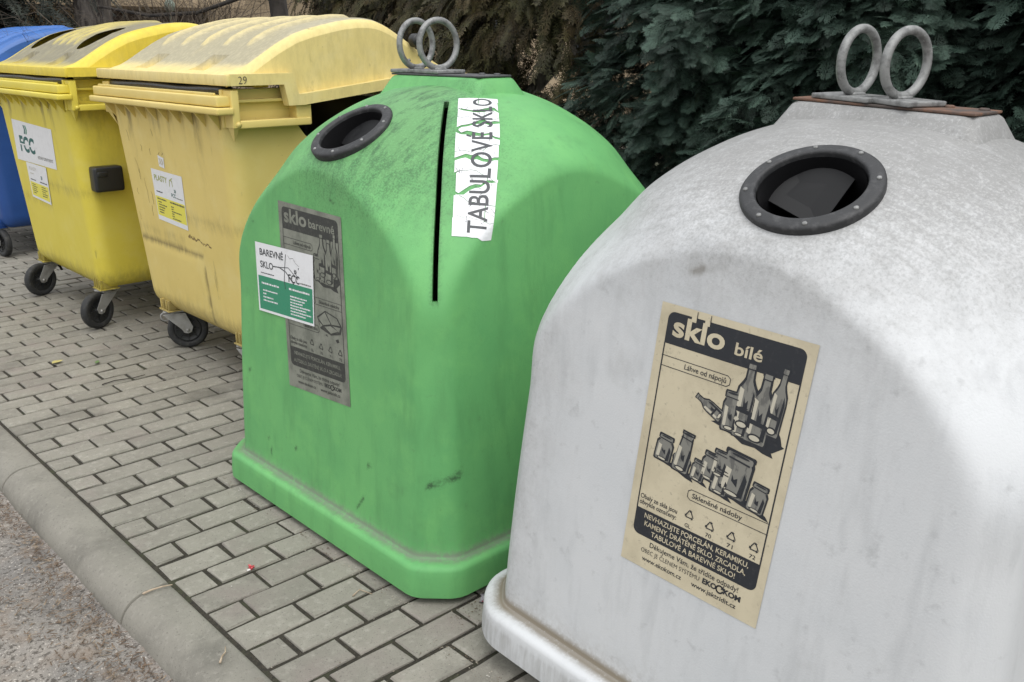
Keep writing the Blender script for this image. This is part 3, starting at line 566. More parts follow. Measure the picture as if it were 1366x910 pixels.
def lid_z(x): return np.interp(x, [p[0] for p in LID], [p[1] for p in LID])
def wheelie(name, label, X, Y, body_m, lid_m, casters, panel=False, holes=False, lock=False, knob=False):
    root = tag(empty(name, (X, Y, 0)), label, 'waste container', 'four-wheeled lidded containers')
    # body: tapered hull with rounded corners, sides cut low behind the lifting pockets
    N = 36; rows = []; hw = lambda t: .548+.047*t; xf = lambda t: .122-.074*t; xb = lambda t: 1.0+.14*t
    def per(t, inset=0):
        pts = []; r = .075-inset; a, b, h = xf(t)+inset, xb(t)-inset, hw(t)-inset
        def side(p, q, n): return [(p[0]+(q[0]-p[0])*i/n, p[1]+(q[1]-p[1])*i/n) for i in range(n)]
        def arc(cx, cy, a0, n=8): return [(cx+r*math.cos(R(a0-90*i/n)), cy+r*math.sin(R(a0-90*i/n))) for i in range(n)]
        pts += side((a, -h+r), (a, h-r), 40)+arc(a+r, h-r, 180)+side((a+r, h), (b-r, h), N)+arc(b-r, h-r, 90)+side((b, h-r), (b, -h+r), 20)+arc(b-r, -h+r, 0)+side((b-r, -h), (a+r, -h), N)+arc(a+r, -h+r, -90)
        return pts
    def dip(x, y): return .20*np.clip(math.sin(math.pi*np.clip((x-.37)/.60, 0, 1)), 0, 1)**.38 if abs(y) > .52 else 0
    ts = [0, .02]+list(np.linspace(.05, 1, 34)); V, F = [], []
    base = per(1)
    for ri, t in enumerate(ts):
        z0 = .235+(1.235-.235)*t
        for i, (x, y) in enumerate(per(max(t, .0), .03 if ri == 0 else (.008 if ri == 1 else 0))):
            z = z0-dip(base[i][0], base[i][1])*max(0, (t-.55)/.45)
            if panel and i < 40 and ri > 1:      # raised edge of the pressed panel on the front wall
                d = min(abs(z-.56-.05*np.clip((y+.16)/.2, -1, 0)) if -.18 < y < .5 else 9, abs(y+.165) if z < .52 else 9); x += .004*math.exp(-(d/.012)**2)-(.004 if z < .56 and -.165 < y < .5 else 0)
            V.append((x, y, z-(.012 if ri == 0 else 0)))
    n = len(base)
    for ti, ins in ((1., .012), (.6, .012)):
        for i, (x, y) in enumerate(per(ti, ins)): V.append((x, y, .235+ti-dip(base[i][0], base[i][1])*(1 if ti == 1 else 0)))
    m = len(V)//n
    F = [(j*n+i, j*n+(i+1) % n, (j+1)*n+(i+1) % n, (j+1)*n+i)[::-1] for j in range(m-1) for i in range(n)]+[tuple(range(n)), tuple(range((m-1)*n, m*n))[::-1]]
    k = MB(); k.add(V, F, 0, True); k.m = [1 if (q >= (m-3)*n and q != (m-1)*n) else 0 for q in range(len(F))]; body = k.build('body', [body_m, M_black], root, autos=55)  # inside faces coloured black to paint the shade within the hull
    P = np.array(V); r_ = np.random.default_rng(int(X*100)); top = np.exp(-np.clip(1.2-P[:, 2], 0, 2)/.06)*.8*(.5+.5*np.sin(P[:, 1]*55))  # top: dirt under the rim, in teeth painted like the gussets' shade
    pe = (np.exp(-((P[:, 2]-.575-.05*np.clip((P[:, 1]+.16)/.2, -1, 0))/.012)**2)*(P[:, 1] > -.19)*(P[:, 1] < .5)+np.exp(-((P[:, 1]+.17)/.014)**2)*(P[:, 2] < .54))*(P[:, 0] < .14)*.9 if panel else 0
    drip = np.exp(-np.clip(1.2-P[:, 2], 0, 2)/.22)*.55*(np.sin(P[:, 1]*31+X*7)*np.sin(P[:, 1]*13) > .35)
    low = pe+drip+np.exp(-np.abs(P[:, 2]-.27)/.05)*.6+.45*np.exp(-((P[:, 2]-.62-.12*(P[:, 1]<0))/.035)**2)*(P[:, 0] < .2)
    a = body.data.attributes.new('dirt_shade', 'FLOAT', 'POINT'); a.data.foreach_set('value', np.clip(top+low, 0, 1).astype(np.float32))
    def z_attr(o, val):
        for nm in ('dirt_shade', 'top'):
            a = o.data.attributes.new(nm, 'FLOAT', 'POINT'); a.data.foreach_set('value', np.full(len(o.data.vertices), val, np.float32))
    # rim: ledge, bar and gussets at the front, lifting pockets at the sides
    k = MB(); k.box(0, .075, -.648, .648, 1.256, 1.298, .007); k.box(-.014, .06, -.672, .672, 1.226, 1.2535, .007)
    k.box(.01, .022, -.60, .60, 1.298, 1.308, .002)
    for y in np.linspace(-.54, .54, 10): k.add([(.052, y-.005, 1.228), (.004, y-.005, 1.228), (.056, y-.005, 1.16), (.052, y+.005, 1.228), (.004, y+.005, 1.228), (.056, y+.005, 1.16)], [[0, 1, 2], [5, 4, 3], [0, 3, 4, 1], [1, 4, 5, 2], [2, 5, 3, 0]])
    k.build('rim', body_m, root); k = MB(); k.box(1.08, 1.17, -.62, .62, 1.25, 1.29, .008); k.build('rear_rim', body_m, root)
    for s in (-1, 1):
        k = MB(); bx = lambda x0, x1, a, b, z0, z1, bv=.004: k.box(x0, x1, min(s*a, s*b), max(s*a, s*b), z0, z1, bv)
        bx(.055, .088, .575, .662, 1.172, 1.318); bx(.345, .415, .575, .655, 1.172, 1.26); bx(.086, .408, .60, .662, 1.170, 1.200); bx(.086, .350, .57, .625, 1.268, 1.280, .002); bx(.05, .43, .570, .594, 1.17, 1.32)
        k.add([(.06, s*.60, 1.18), (.06, s*.655, 1.18), (.085, s*.60, 1.11), (.085, s*.60, 1.18), (.085, s*.655, 1.18)], [[0, 1, 2], [3, 2, 4], [1, 4, 2], [0, 3, 4, 1]])
        k.tube([(.078, s*.658, 1.186), (.078, s*.667, 1.186)], .011, 10); k.build('lifting_pocket', body_m, root)
    k = MB(); k.tube([(.085, y, 1.312+.003*math.sin(y*9)) for y in np.linspace(-.57, .57, 50)], [.028+.0015*math.sin(q*.3) for q in range(50)], 10)
    k.build('bag_edge', M_bag, root)
    # lid
    ny, nx = 150, 90; xs = np.linspace(.052, 1.255, nx+1); ys = np.linspace(-.632, .632, ny+1)
    X2, Y2 = np.meshgrid(xs, ys, indexing='ij'); Z2 = lid_z(X2); Z2 = .25*np.roll(Z2, 1, 0)+.5*Z2+.25*np.roll(Z2, -1, 0); Z2[0] = lid_z(xs[0]); Z2[-1] = lid_z(xs[-1])
    e = np.clip((np.abs(Y2)-.572)/.06, 0, 1); Z2 -= .05*(1-np.sqrt(1-e**2*.98))
    ribs = [-.42, -.21, 0, .21, .42] if not holes else [-.16, -.05, .06, .17]
    for y0 in ribs: Z2 += .017*np.exp(-((Y2-y0)/.020)**6)*np.clip((X2-.26)/.05, 0, 1)*np.clip((.80-X2)/.05, 0, 1)
    for y0 in (-.30, .27): Z2 -= .038*((np.abs(Y2-y0) < .065) & (X2 > .095) & (X2 < .20))*(1-(X2-.10)/.11*.2)
    Q = np.stack([X2, Y2, Z2], -1); dead = np.zeros((nx, ny), bool)
    if holes:
        for y0 in (-.34, .40):
            ax, ay = .13, .10; u = (X2-.36)/ax; v = (Y2-y0)/ay; rr2 = np.hypot(u, v); near = np.abs(rr2-1) < .11
            Q[..., 0] = np.where(near, .36+u/rr2*ax, Q[..., 0]); Q[..., 1] = np.where(near, y0+v/rr2*ay, Q[..., 1])
            rc = rr2.copy(); cen = (rc[:-1, :-1]+rc[1:, :-1]+rc[:-1, 1:]+rc[1:, 1:])/4; dead |= cen < .985
            Q[..., 2] = np.where(near, lid_z(Q[..., 0])+.006, Q[..., 2])
    idx = np.arange((nx+1)*(ny+1)).reshape(nx+1, ny+1)
    F = [(idx[i, j], idx[i+1, j], idx[i+1, j+1], idx[i, j+1]) for i in range(nx) for j in range(ny) if not dead[i, j]]
    k = MB(); k.add(Q.reshape(-1, 3), F, 0, True)
    low_e = [(.052, 1.355), (.306, 1.355), (.325, 1.275), (.376, 1.276), (.82, 1.322), (1.255, 1.345)]
    band = [(.052, 1.335), (.285, 1.335), (.302, 1.251), (.376, 1.252), (.82, 1.302), (1.255, 1.330), (1.255, 1.360), (.82, 1.346), (.385, 1.297), (.350, 1.296), (.332, 1.379), (.052, 1.379)]
    lowz = lambda x: np.interp(x, [p[0] for p in low_e], [p[1] for p in low_e])
    for s, j in ((-1, 0), (1, ny)):
        b = len(k.v); A = [(x, s*.632, Q[i, j, 2]) for i, x in enumerate(xs)]; B_ = [(x, s*.636, min(lowz(x), Q[i, j, 2])) for i, x in enumerate(xs)]
        k.add(A+B_, [[i, i+1, nx+1+i+1, nx+1+i][::s] for i in range(nx)], 0, True)
        nb = len(band); k.add([(x, s*.630, z) for x, z in band]+[(x, s*.674, z) for x, z in band], [list(range(nb)), list(range(nb, 2*nb))]+[[q, (q+1) % nb, nb+(q+1) % nb, nb+q] for q in range(nb)])
    k.box(.036, .056, -.674, .674, 1.334, 1.378, .007); k.box(1.245, 1.262, -.64, .64, 1.32, 1.352, .004)
    lid = k.build('lid', lid_m, root, autos=35); P = np.array(k.v)
    t_ = np.clip((P[:, 2]-(1.37 if holes else 1.385))/.035, 0, 1)*(np.abs(P[:, 1]) < (.56 if holes else .60))*(1-.7*np.clip((P[:, 0]-.95)/.2, 0, 1))
    for y0 in ribs: t_ = t_*(1-.5*np.exp(-((P[:, 1]-y0)/.022)**4)*((P[:, 0] > .27) & (P[:, 0] < .80)))
    for nm, val in (('top', t_*.9), ('dirt_shade', .25*np.ones(len(P)))): a = lid.data.attributes.new(nm, 'FLOAT', 'POINT'); a.data.foreach_set('value', val.astype(np.float32))
    if knob:
        k = MB(); M = frame((.975, -.634, 1.505), (0, -1, 0)); k.lathe([(.0, .045), (.014, .045), (.016, .038), (.024, .038), (.030, .030), (.030, .0)], 20, M=M); hk = k.build('hinge_knob', M_black, root)
        for dx, dz in ((-.07, .02), (-.085, -.035), (-.03, -.085), (.03, -.06)):
            k = MB(); k.lathe([(0, .008), (.006, .007), (.008, .003), (.008, 0)], 10, M=frame((.975+dx, -.634, 1.505+dz), (0, -1, 0))); k.build('bolt', M_steel, hk)
    if lock:
        k = MB(); k.box(.12, .27, -.655, -.572, .755, .885, .016, seg=3); k.box(.135, .185, -.66, -.64, .835, .86, .004); k.build('lock_box', M_black, root)
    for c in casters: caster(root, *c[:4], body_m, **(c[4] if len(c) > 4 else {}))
    return root
M_scr_ = mat('black_marker', (.04, .04, .04), .6)
def flat_map(q, wd, h):
    g = bil(q, wd, h); tl, tr, bl, br = [np.array(p, float) for p in q]; n = np.cross(tr-tl, tl-bl); n /= np.linalg.norm(n); n = n if n[0] < 0 else -n
    return lambda uv, off: g(uv)+n*np.reshape(off, (-1, 1))
xw = lambda z: .122-.074*(z-.235)
def wall_quad(tl, tr, bl, br): return [(xw(z), y, z) for y, z in (tl, tr, bl, br)]
c2 = wheelie('wheeled_container', 'faded yellow wheeled container with a closed cream lid, beside the green glass container', .80, 1.74, M_y2, M_lid2,
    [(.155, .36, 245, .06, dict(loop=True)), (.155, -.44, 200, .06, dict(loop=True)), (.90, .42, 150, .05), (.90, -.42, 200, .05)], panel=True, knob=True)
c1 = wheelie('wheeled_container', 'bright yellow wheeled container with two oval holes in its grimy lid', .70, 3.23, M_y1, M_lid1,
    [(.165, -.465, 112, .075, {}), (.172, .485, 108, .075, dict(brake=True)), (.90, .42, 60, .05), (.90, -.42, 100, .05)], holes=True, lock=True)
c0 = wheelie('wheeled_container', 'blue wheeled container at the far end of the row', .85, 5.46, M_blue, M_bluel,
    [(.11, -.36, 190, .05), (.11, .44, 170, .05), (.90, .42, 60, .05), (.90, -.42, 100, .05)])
S = Sheet(); W_, H_ = 300., 235.; S.grid(0, W_, 0, H_, 0, 0, 2, 2); S.rect(5, W_-5, 22, 112, 1)
S.text('PLASTY', 22, 186, 128, 26, 2, .02); S.line([(170, 176), (176, 204), (196, 202), (200, 178)], 5, 2); S.line([(186, 208), (206, 214)], 4, 2)
S.scribble(24, 132, 62, 6, 3, 2, 1); chevrons(S, 208, 152, 15, 4, 4); S.text('FCC', 176, 130, 44, 17, 4, .02); S.scribble(224, 128, 60, 5, 5, 2, 2)
S.scribble(22, 98, 90, 7, 3, 2, 3); S.scribble(150, 98, 140, 8, 3, 2, 4)
for q in range(5): S.scribble(26, 84-q*12, (34, 84, 62, 52, 44)[q], 6, 3, 2, 30+q)
for q in range(6): S.scribble(156, 80-q*10.5, (24, 20, 96, 22, 24, 84)[q], 6, 3, 2, 40+q)
S.build('sticker', [M_wpaper, M_yfield, M_olive, M_dink, M_teal, M_grey], c2, flat_map(wall_quad((.228, .937), (-.098, .928), (.242, .693), (-.07, .678)), W_, H_))
S = Sheet(); S.text('29', 0, 0, 36, 30, 0, -.01); S.build('marker_number', [M_scr_], c2, lambda uv, off: np.stack([.085+uv[:, 0]/1000, -.674-off, 1.342+uv[:, 1]/1000], 1))
S = Sheet(); S.poly([(0, 0), (48, 0), (50, 60), (40, 58), (0, 62)], 0, 0); chevrons(S, 4, 14, 34, 1, 1); k = S.build('sticker', [M_wpaper, M_lgrey], c2, flat_map(wall_quad((.122, 1.005), (.062, .998), (.125, .955), (.067, .948)), 50, 60))
S = Sheet(); W_, H_ = 660., 240.; S.grid(0, W_, 0, H_, 0, 0, 2, 2)
chevrons(S, 190, 168, 52, 1, 2)
S.text('FCC', 92, 62, 250, 92, 1, .035); S.rect(60, 380, 98, 106, 0, 4); S.text('environment', 372, 36, 245, 30, 3, 0)
S.build('sticker', [M_wpaper, M_teal, M_gfield, M_grey], c1, flat_map(wall_quad((.389, 1.078), (-.274, 1.057), (.443, .841), (-.226, .838)), W_, H_))
S = Sheet(); W_, H_ = 330., 215.; S.grid(0, W_, 0, H_, 0, 0, 2, 2); S.rect(12, W_-12, 14, 100, 1)
S.text('PLASTY', 40, 172, 120, 22, 4, .0); S.scribble(40, 150, 60, 6, 4, 2, 1); chevrons(S, 215, 132, 22, 2, 2); S.scribble(30, 112, 90, 7, 3, 2, 2); S.scribble(190, 112, 120, 7, 3, 2, 3)
for q in range(5): S.scribble(40, 84-q*13, (60, 84, 70, 80, 50)[q], 6, 3, 2, 50+q); S.scribble(200, 84-q*13, (70, 94, 60, 90, 80)[q], 6, 3, 2, 60+q)
S.build('sticker', [M_wpaper, M_yfield, M_teal, M_dink, M_lgrey], c1, flat_map(wall_quad((.294, .838), (-.047, .834), (.318, .632), (.002, .617)), W_, H_), .0032)
# dark scratches on the faded container's front wall
M_scr = mat('brown_grime', (.17, .12, .05), .7, [((.30, .21, .07), 60, .42, .6, 1)])
r = random.Random(3); wmap = lambda uv, off: np.stack([xw(uv[:, 1]/1000)-off, uv[:, 0]/1000, uv[:, 1]/1000], 1)
for y, z, l in ((.44, 1.10, .05), (.40, .97, .07), (.37, .92, .05), (.30, 1.04, .03), (.33, .88, .12), (.28, .82, .06), (.30, .75, .05), (.44, .82, .03), (.20, 1.03, .03), (.15, 1.12, .03), (.10, 1.02, .012), (.07, 1.02, .012), (.47, .70, .04)):
    pts = [(y*1000, z*1000)]
    for q in range(4): pts.append((pts[-1][0]+r.uniform(-9, 9)-2, pts[-1][1]-l*250))
    S = Sheet(); S.line(pts, r.uniform(1.6, 3.2), 0, 0); S.build('scratch', [M_scr], c2, wmap, .0008)
S = Sheet()
for q in range(12): y0 = -60-q*18; S.line([(y0, 655-q*2+r.uniform(-8, 8)), (y0-18, 652-q*2+r.uniform(-8, 8))], r.uniform(3, 11), 0, 0)
S.build('scuff_mark', [M_scr], c2, wmap, .0008)
# ------------------------------------------------------------------ background: house, trees, hedge plants
M_wall = mat('beige_render', (.42, .33, .22), .9, [((.36, .28, .18), 3, .45, .65, .7)], .2, 60)
M_wood = mat('dark_brown_wood', (.06, .035, .022), .7, [((.035, .02, .014), 6, .45, .65, .8, (1, 1, 8))])
M_fascia = mat('tan_boards', (.40, .31, .20), .8, [((.30, .22, .14), 10, .45, .65, .7, (.2, 1, 6))])
M_tile = mat('brown_roof_tiles', (.13, .07, .05), .85, [((.09, .05, .035), 12, .45, .65, .8)], .4, 30)
M_glass = mat('dark_window_glass', (.02, .024, .028), .08)
h = tag(empty('house', (2.2, 11, 0)), 'beige house with a dark brown garage door behind the bins', 'house')
k = MB(); k.box(0, 1.75, 0, 6, 0, 3.0); k.box(3.42, 14, 0, 6, 0, 3.0); k.box(1.75, 3.42, 0, 6, 1.93, 3.0); k.box(1.75, 3.42, .2, 6, 0, 1.93); k.build('wall', M_wall, h)
k = MB(); [k.box(1.76, 3.41, .12+.004*(q % 2), .19, .02+q*.19, .2+q*.19, .01) for q in range(10)]; g = k.build('garage_door', M_wood, h)
k = MB(); k.add([(-.3, -.95, 1.97), (3.45, -.95, 1.97), (3.45, .0, 2.16), (-.3, .0, 2.16), (-.3, -.95, 2.03), (3.45, -.95, 2.03), (3.45, 0, 2.22), (-.3, 0, 2.22)], [[0, 1, 2, 3][::-1], [4, 5, 6, 7], [0, 1, 5, 4], [1, 2, 6, 5], [3, 0, 4, 7]]); k.build('canopy', M_fascia, h)
k = MB(); k.box(-.35, 3.5, -1.0, -.94, 1.93, 2.04, .01); k.build('fascia_board', M_fascia, h)
k = MB(); k.add([(-.6, -.7, 2.9), (14.5, -.7, 2.9), (14.5, 3, 5.2), (-.6, 3, 5.2), (14.5, 6.7, 2.9), (-.6, 6.7, 2.9)], [[0, 1, 2, 3], [3, 2, 4, 5]]); k.build('roof', M_tile, h)
for x in (5.2, 8.2, 11): 
    k = MB(); k.box(x, x+1.3, -.03, .05, .95, 2.3, .01); wf = k.build('window', M_wood, h); k = MB(); k.box(x+.08, x+1.22, -.036, -.031, 1.03, 2.22); k.build('pane', M_glass, wf)
k = MB(); k.lathe([(.0, 1.97), (.035, 1.96), (.055, 1.93), (.06, 1.89), (.05, 1.855), (.025, 1.835), (.015, 1.83), (.015, 0), (0, 0)], 20)
M_globe = mat('pale_green_glass', (.20, .25, .20), .5)
lo_ = k.build('garden_lamp', M_globe); lo_.location = (4.0, 8.6, 0); tag(lo_, 'pale green globe lamp on a thin post in front of the house', 'lamp')
M_bark = mat('grey_brown_bark', (.11, .095, .08), .95, [((.025, .02, .017), 20, .44, .56, .95, (1, 1, .16)), ((.19, .17, .145), 40, .5, .66, .7, (1, 1, .3))], 1, 45)
M_dbark = mat('dark_bark', (.055, .048, .042), .95, [((.03, .026, .022), 22, .45, .6, .8, (1, 1, .2))], 1, 45)
def trunk_mesh(name, m, parent, H, r0, r1, seed, flare=1.25, extra=None):
    r = random.Random(seed); k = MB(); N = 14; P = [(r.gauss(0, .012)*i*.5, r.gauss(0, .012)*i*.5, H*i/N) for i in range(N+1)]
    k.tube(P, [r0+(r1-r0)*i/N+(r0*(flare-1) if i == 0 else 0) for i in range(N+1)], 14); 
    for i, v in enumerate(k.v): q = i//14; a = i % 14; c = Vector(P[q]); d = Vector(v)-c; k.v[i] = tuple(c+d*(1+.07*math.sin(a*2.3+q*.8)))
    if extra: k.add(extra.v, extra.f, 0, True)
    return k.build(name, m, parent)
def quads(name, Q, m, parent, tone=None):
    n = len(Q); me = bpy.data.meshes.new(name); me.vertices.add(4*n); me.vertices.foreach_set('co', Q.reshape(-1).astype(np.float32))
    me.loops.add(4*n); me.loops.foreach_set('vertex_index', np.arange(4*n, dtype=np.int32)); me.polygons.add(n)
    me.polygons.foreach_set('loop_start', np.arange(0, 4*n, 4, dtype=np.int32)); me.polygons.foreach_set('loop_total', np.full(n, 4, np.int32))
    me.materials.append(m); me.update(); me.validate()
    if tone is not None: a = me.attributes.new('tone', 'FLOAT', 'FACE'); a.data.foreach_set('value', tone.astype(np.float32))
    return link(bpy.data.objects.new(name, me), parent)
def frond(r, n=9, sub=3, ang=48, width=.5, droop=.25, tw=1):
    """flat scale-leaved spray of unit length along +X: main stem, side shoots and their twigs as narrow kites"""
    Q = []
    def kite(p, d, l, w_):
        d = np.array(d); q = np.array((-d[1], d[0])); p = np.array(p); a = p+d*l; Q.append([(*p, 0), (*(p+d*l*.45+q*w_), .006), (*a, 0), (*(p+d*l*.45-q*w_), .006)])
    for i in range(n):
        t = .06+.9*i/n; L = width*(1-t)**.75*(.75+.5*r.random())+.05
        for s in (-1, 1):
            a = R(ang*(1-.35*t)+r.gauss(0, 6))*s; d = (math.cos(a), math.sin(a)); p = (t, 0); kite(p, d, L, (.016+.012*L)*tw)
            for j in range(sub):
                u = (j+.8)/(sub+.6)*L
                for s2 in (-1, 1):
                    b = a+s2*R(42+r.gauss(0, 6)); kite((p[0]+d[0]*u, p[1]+d[1]*u), (math.cos(b), math.sin(b)), (.075+.36*(L-u))*r.uniform(.6, 1.2), .017*tw)
    kite((0, 0), (1, 0), 1.0, .012); Q = np.array(Q); Q[..., 2] -= droop*Q[..., 0]**2; Q[..., 2] -= .25*np.abs(Q[..., 1])**1.3; return Q
def scatter(pos, out, up, length, templates, r, jit=.35):
    """instances of spray templates: axis along out, flat side facing roughly up"""
    QS = []; 
    n = len(pos); X = out+r.normal(0, jit, (n, 3)); X /= np.linalg.norm(X, axis=1)[:, None]
    Zv = up+r.normal(0, jit, (n, 3)); Zv -= X*np.sum(X*Zv, 1)[:, None]; Zv /= np.linalg.norm(Zv, axis=1)[:, None]; Yv = np.cross(Zv, X)
    L = length*r.uniform(.6, 1.25, n); w_ = r.integers(0, len(templates), n); out_q, idx = [], []
    for k, T in enumerate(templates):
        m = np.where(w_ == k)[0]
        q = T[None]*L[m][:, None, None, None]
        q = q[..., :1]*X[m][:, None, None]+q[..., 1:2]*Yv[m][:, None, None]+q[..., 2:3]*Zv[m][:, None, None]+pos[m][:, None, None]
        out_q.append(q.reshape(-1, 4, 3)); idx.append(np.repeat(m, len(T)))
    return np.concatenate(out_q), np.concatenate(idx)
rf = random.Random(11)
TH = [frond(rf, 8, 4, 46, .48, .3, .72) for _ in range(6)]; CY = [frond(rf, 8, 2, 36, .28, .55, .8) for _ in range(5)]; FIR = [frond(rf, 10, 1, 55, .22, .35) for _ in range(3)]
def leafmat(name, base, alt, tip):
    m = mat(name, base, .6, [(alt, 6, .42, .62, .9), (tip, 25, .55, .72, .6)], spec=.3); tone_mix(m, 'tone', .3, 1.95)
    m.node_tree.nodes['Principled BSDF'].inputs['Roughness'].default_value = .62; return m
M_thuja = leafmat('blue_green_foliage', (.040, .066, .050), (.026, .047, .036), (.076, .108, .082))
M_cyp = leafmat('olive_brown_foliage', (.040, .040, .015), (.046, .033, .015), (.075, .072, .030))
M_fir = leafmat('dark_conifer_foliage', (.026, .032, .024), (.02, .024, .02), (.045, .05, .04))
def shrub(name, label, cat, group, loc, rx, ry, H, N, T, L, m, seed, droop, bark, thr=.0, lay=.35, zmin=.35):
    root = tag(empty(name, loc), label, cat, group); r = np.random.default_rng(seed)
    z = zmin+(H-zmin)*r.random(N)**.85; a = np.pi+r.normal(0, 1.15, N); s = 1-.55*np.clip((z-.5*H)/(.5*H), 0, 1)**1.6
    lump = 1+.16*np.sin(a*5+z*4.1+seed)+.13*np.sin(a*9-z*7+seed*2)+.08*np.sin(z*15+a*3); dep = 1-lay*r.random(N)**1.4
    rad = s*lump*dep; P = np.stack([rx*rad*np.cos(a), ry*rad*np.sin(a), z], 1)
    if thr: keep = (np.sin(P[:, 1]*8+seed)+np.sin(P[:, 2]*9+P[:, 1]*5)+r.normal(0, .6, N)) > thr; P, a, dep = P[keep], a[keep], dep[keep]
    out = np.stack([np.cos(a), np.sin(a), np.full(len(a), droop)], 1); up = np.stack([np.cos(a)*.55, np.sin(a)*.55, np.full(len(a), 1.)], 1)
    Q, idx = scatter(P-out*L*.4, out, up, L, T, r, .38); tn = np.clip(r.normal(.5, .22, len(P)), 0, 1)
    quads('crown', Q, m, root, np.clip(tn[idx]+r.normal(0, .16, len(idx)), 0, 1))
    k = MB(); rr = random.Random(seed)
    for q in range(26):
        z0 = rr.uniform(.5, H*.85); an = rr.gauss(math.pi, 1.2); l = rr.uniform(.5, .85); k.tube([(0, 0, z0), (rx*l*.5*math.cos(an), ry*l*.5*math.sin(an), z0+.06), (rx*l*math.cos(an), ry*l*math.sin(an), z0+.03+droop*.1)], [.014, .009, .003], 5)
    trunk_mesh('trunk', bark, root, H*.85, .07, .02, seed, extra=k); return root
th_lab = ['blue-green thuja right behind the rings of the white container', 'blue-green thuja with a ragged edge beside the olive-brown cypress', 'blue-green thuja at the right-hand end of the hedge']
thujas = [shrub('thuja', th_lab[i], 'shrub', 'blue-green thujas behind the glass containers', (2.95+dx, y, 0), .66, .60, 2.7, 7600, TH, .128, M_thuja, 21+i, -.10, M_dbark) for i, (y, dx) in enumerate(((-.60, 0), (.22, .05), (-1.45, .02)))]
for i, (y, x) in enumerate(((.3, 3.9), (-.6, 3.95), (-1.6, 3.9), (-2.5, 3.3))):
    src = thujas[i % 3]; c = src.copy(); COL.objects.link(c); c.location = (x, y, 0); c['label'] = ['blue-green thuja half hidden behind the front row, nearest the cypress', 'blue-green thuja half hidden in the middle of the back row', 'blue-green thuja half hidden at the right end of the back row', 'blue-green thuja closing the hedge beyond the right edge'][i]
    for ch in src.children: d = ch.copy(); COL.objects.link(d); d.parent = c
cy_lab = ['olive-brown cypress with thin hanging sprays beside the blue-green thuja', 'olive-brown cypress right behind the rings of the green container', 'olive-brown cypress behind the cream lid, next to the bare tree']
for i, (x, y) in enumerate(((3.0, 1.45), (3.15, 2.45), (3.3, 3.55))):
    shrub('cypress', cy_lab[i], 'shrub', 'olive-brown cypresses behind the wheeled containers', (x, y, 0),   .62, .66, 2.8, 3600, CY, .18, M_cyp, 31+i, -.55, M_bark, -.9, .55)
r_ = np.random.default_rng(3)
t1 = tag(empty('pine_tree', (2.33, 6.5, 0)), 'tall tree with a thick grey-brown furrowed trunk behind the yellow container', 'tree')
trunk_mesh('trunk', M_bark, t1, 6.5, .165, .12, 5)
N = 900; a = r_.random(N)*6.28; z = r_.uniform(3.6, 6.6, N); rad = (6.9-z)*.45*r_.random(N)**.5; P = np.stack([rad*np.cos(a), rad*np.sin(a), z], 1)
Q, idx = scatter(P, np.stack([np.cos(a), np.sin(a), a*0-.2], 1), np.tile([0, 0, 1.], (N, 1)), .4, FIR, r_); quads('crown', Q, M_fir, t1, r_.random(N)[idx])
shrub('conifer', 'dark bushy conifer with drooping boughs behind the blue container', 'tree', None, (1.75, 6.9, 0), .95, .62, 3.0, 2600, FIR, .34, M_fir, 41, -.45, M_dbark, 0, .6, .9)
def branch(k, p, d, l, r0, depth, rr):
    P = [Vector(p)]; d = Vector(d).normalized(); n = 6
    for i in range(n): d = (d+Vector((rr.gauss(0, .12), rr.gauss(0, .12), rr.gauss(0, .12)))).normalized(); P.append(P[-1]+d*l/n)
    k.tube(P, [r0*(1-.75*i/n) for i in range(n+1)], 5)
    if depth:
        for i in range(2, n+1):
            for _ in range(2): branch(k, P[i], (d+Vector((rr.gauss(0, .7), rr.gauss(0, .7), rr.gauss(0, .6)))), l*rr.uniform(.35, .6), r0*(1-.7*i/n)*.6, depth-1, rr)
M_twig = mat('bare_twigs', (.11, .085, .06), .9, [((.17, .15, .12), 40, .5, .65, .7)])
t2 = tag(empty('bare_tree', (3.2, 4.75, 0)), 'leafless tree with a dark trunk and a long sagging branch', 'tree')
k = MB(); k.tube([(0, 0, 2.05), (-.12, .35, 1.86), (-.3, .85, 1.74), (-.55, 1.25, 1.72), (-.85, 1.6, 1.80), (-1.1, 1.9, 1.93)], [.024, .019, .016, .014, .011, .007], 8)
rr = random.Random(4)
for z in (2.2, 2.5, 2.8): branch(k, (0, 0, z), (rr.uniform(-1, .2), rr.uniform(-.6, .8), .5), 1.1, .022, 1, rr)
trunk_mesh('trunk', M_dbark, t2, 3.2, .085, .06, 9, extra=k)
for i, (x, y, lab) in enumerate(((3.25, 6.6, 'tangled leafless shrub in front of the beige house wall'), (3.0, 5.6, 'leafless shrub with fine twigs just left of the dark trunk'))):
    b = tag(empty('bare_shrub', (x, y, 0)), lab, 'shrub', 'leafless shrubs in front of the house'); k = MB(); rr = random.Random(50+i)
    for q in range(15): branch(k, (rr.gauss(0, .08), rr.gauss(0, .08), .05), (rr.gauss(0, .35), rr.gauss(0, .35), 1), rr.uniform(1.9, 2.4), .011, 2, rr)
    k.build('twigs', M_twig, b)
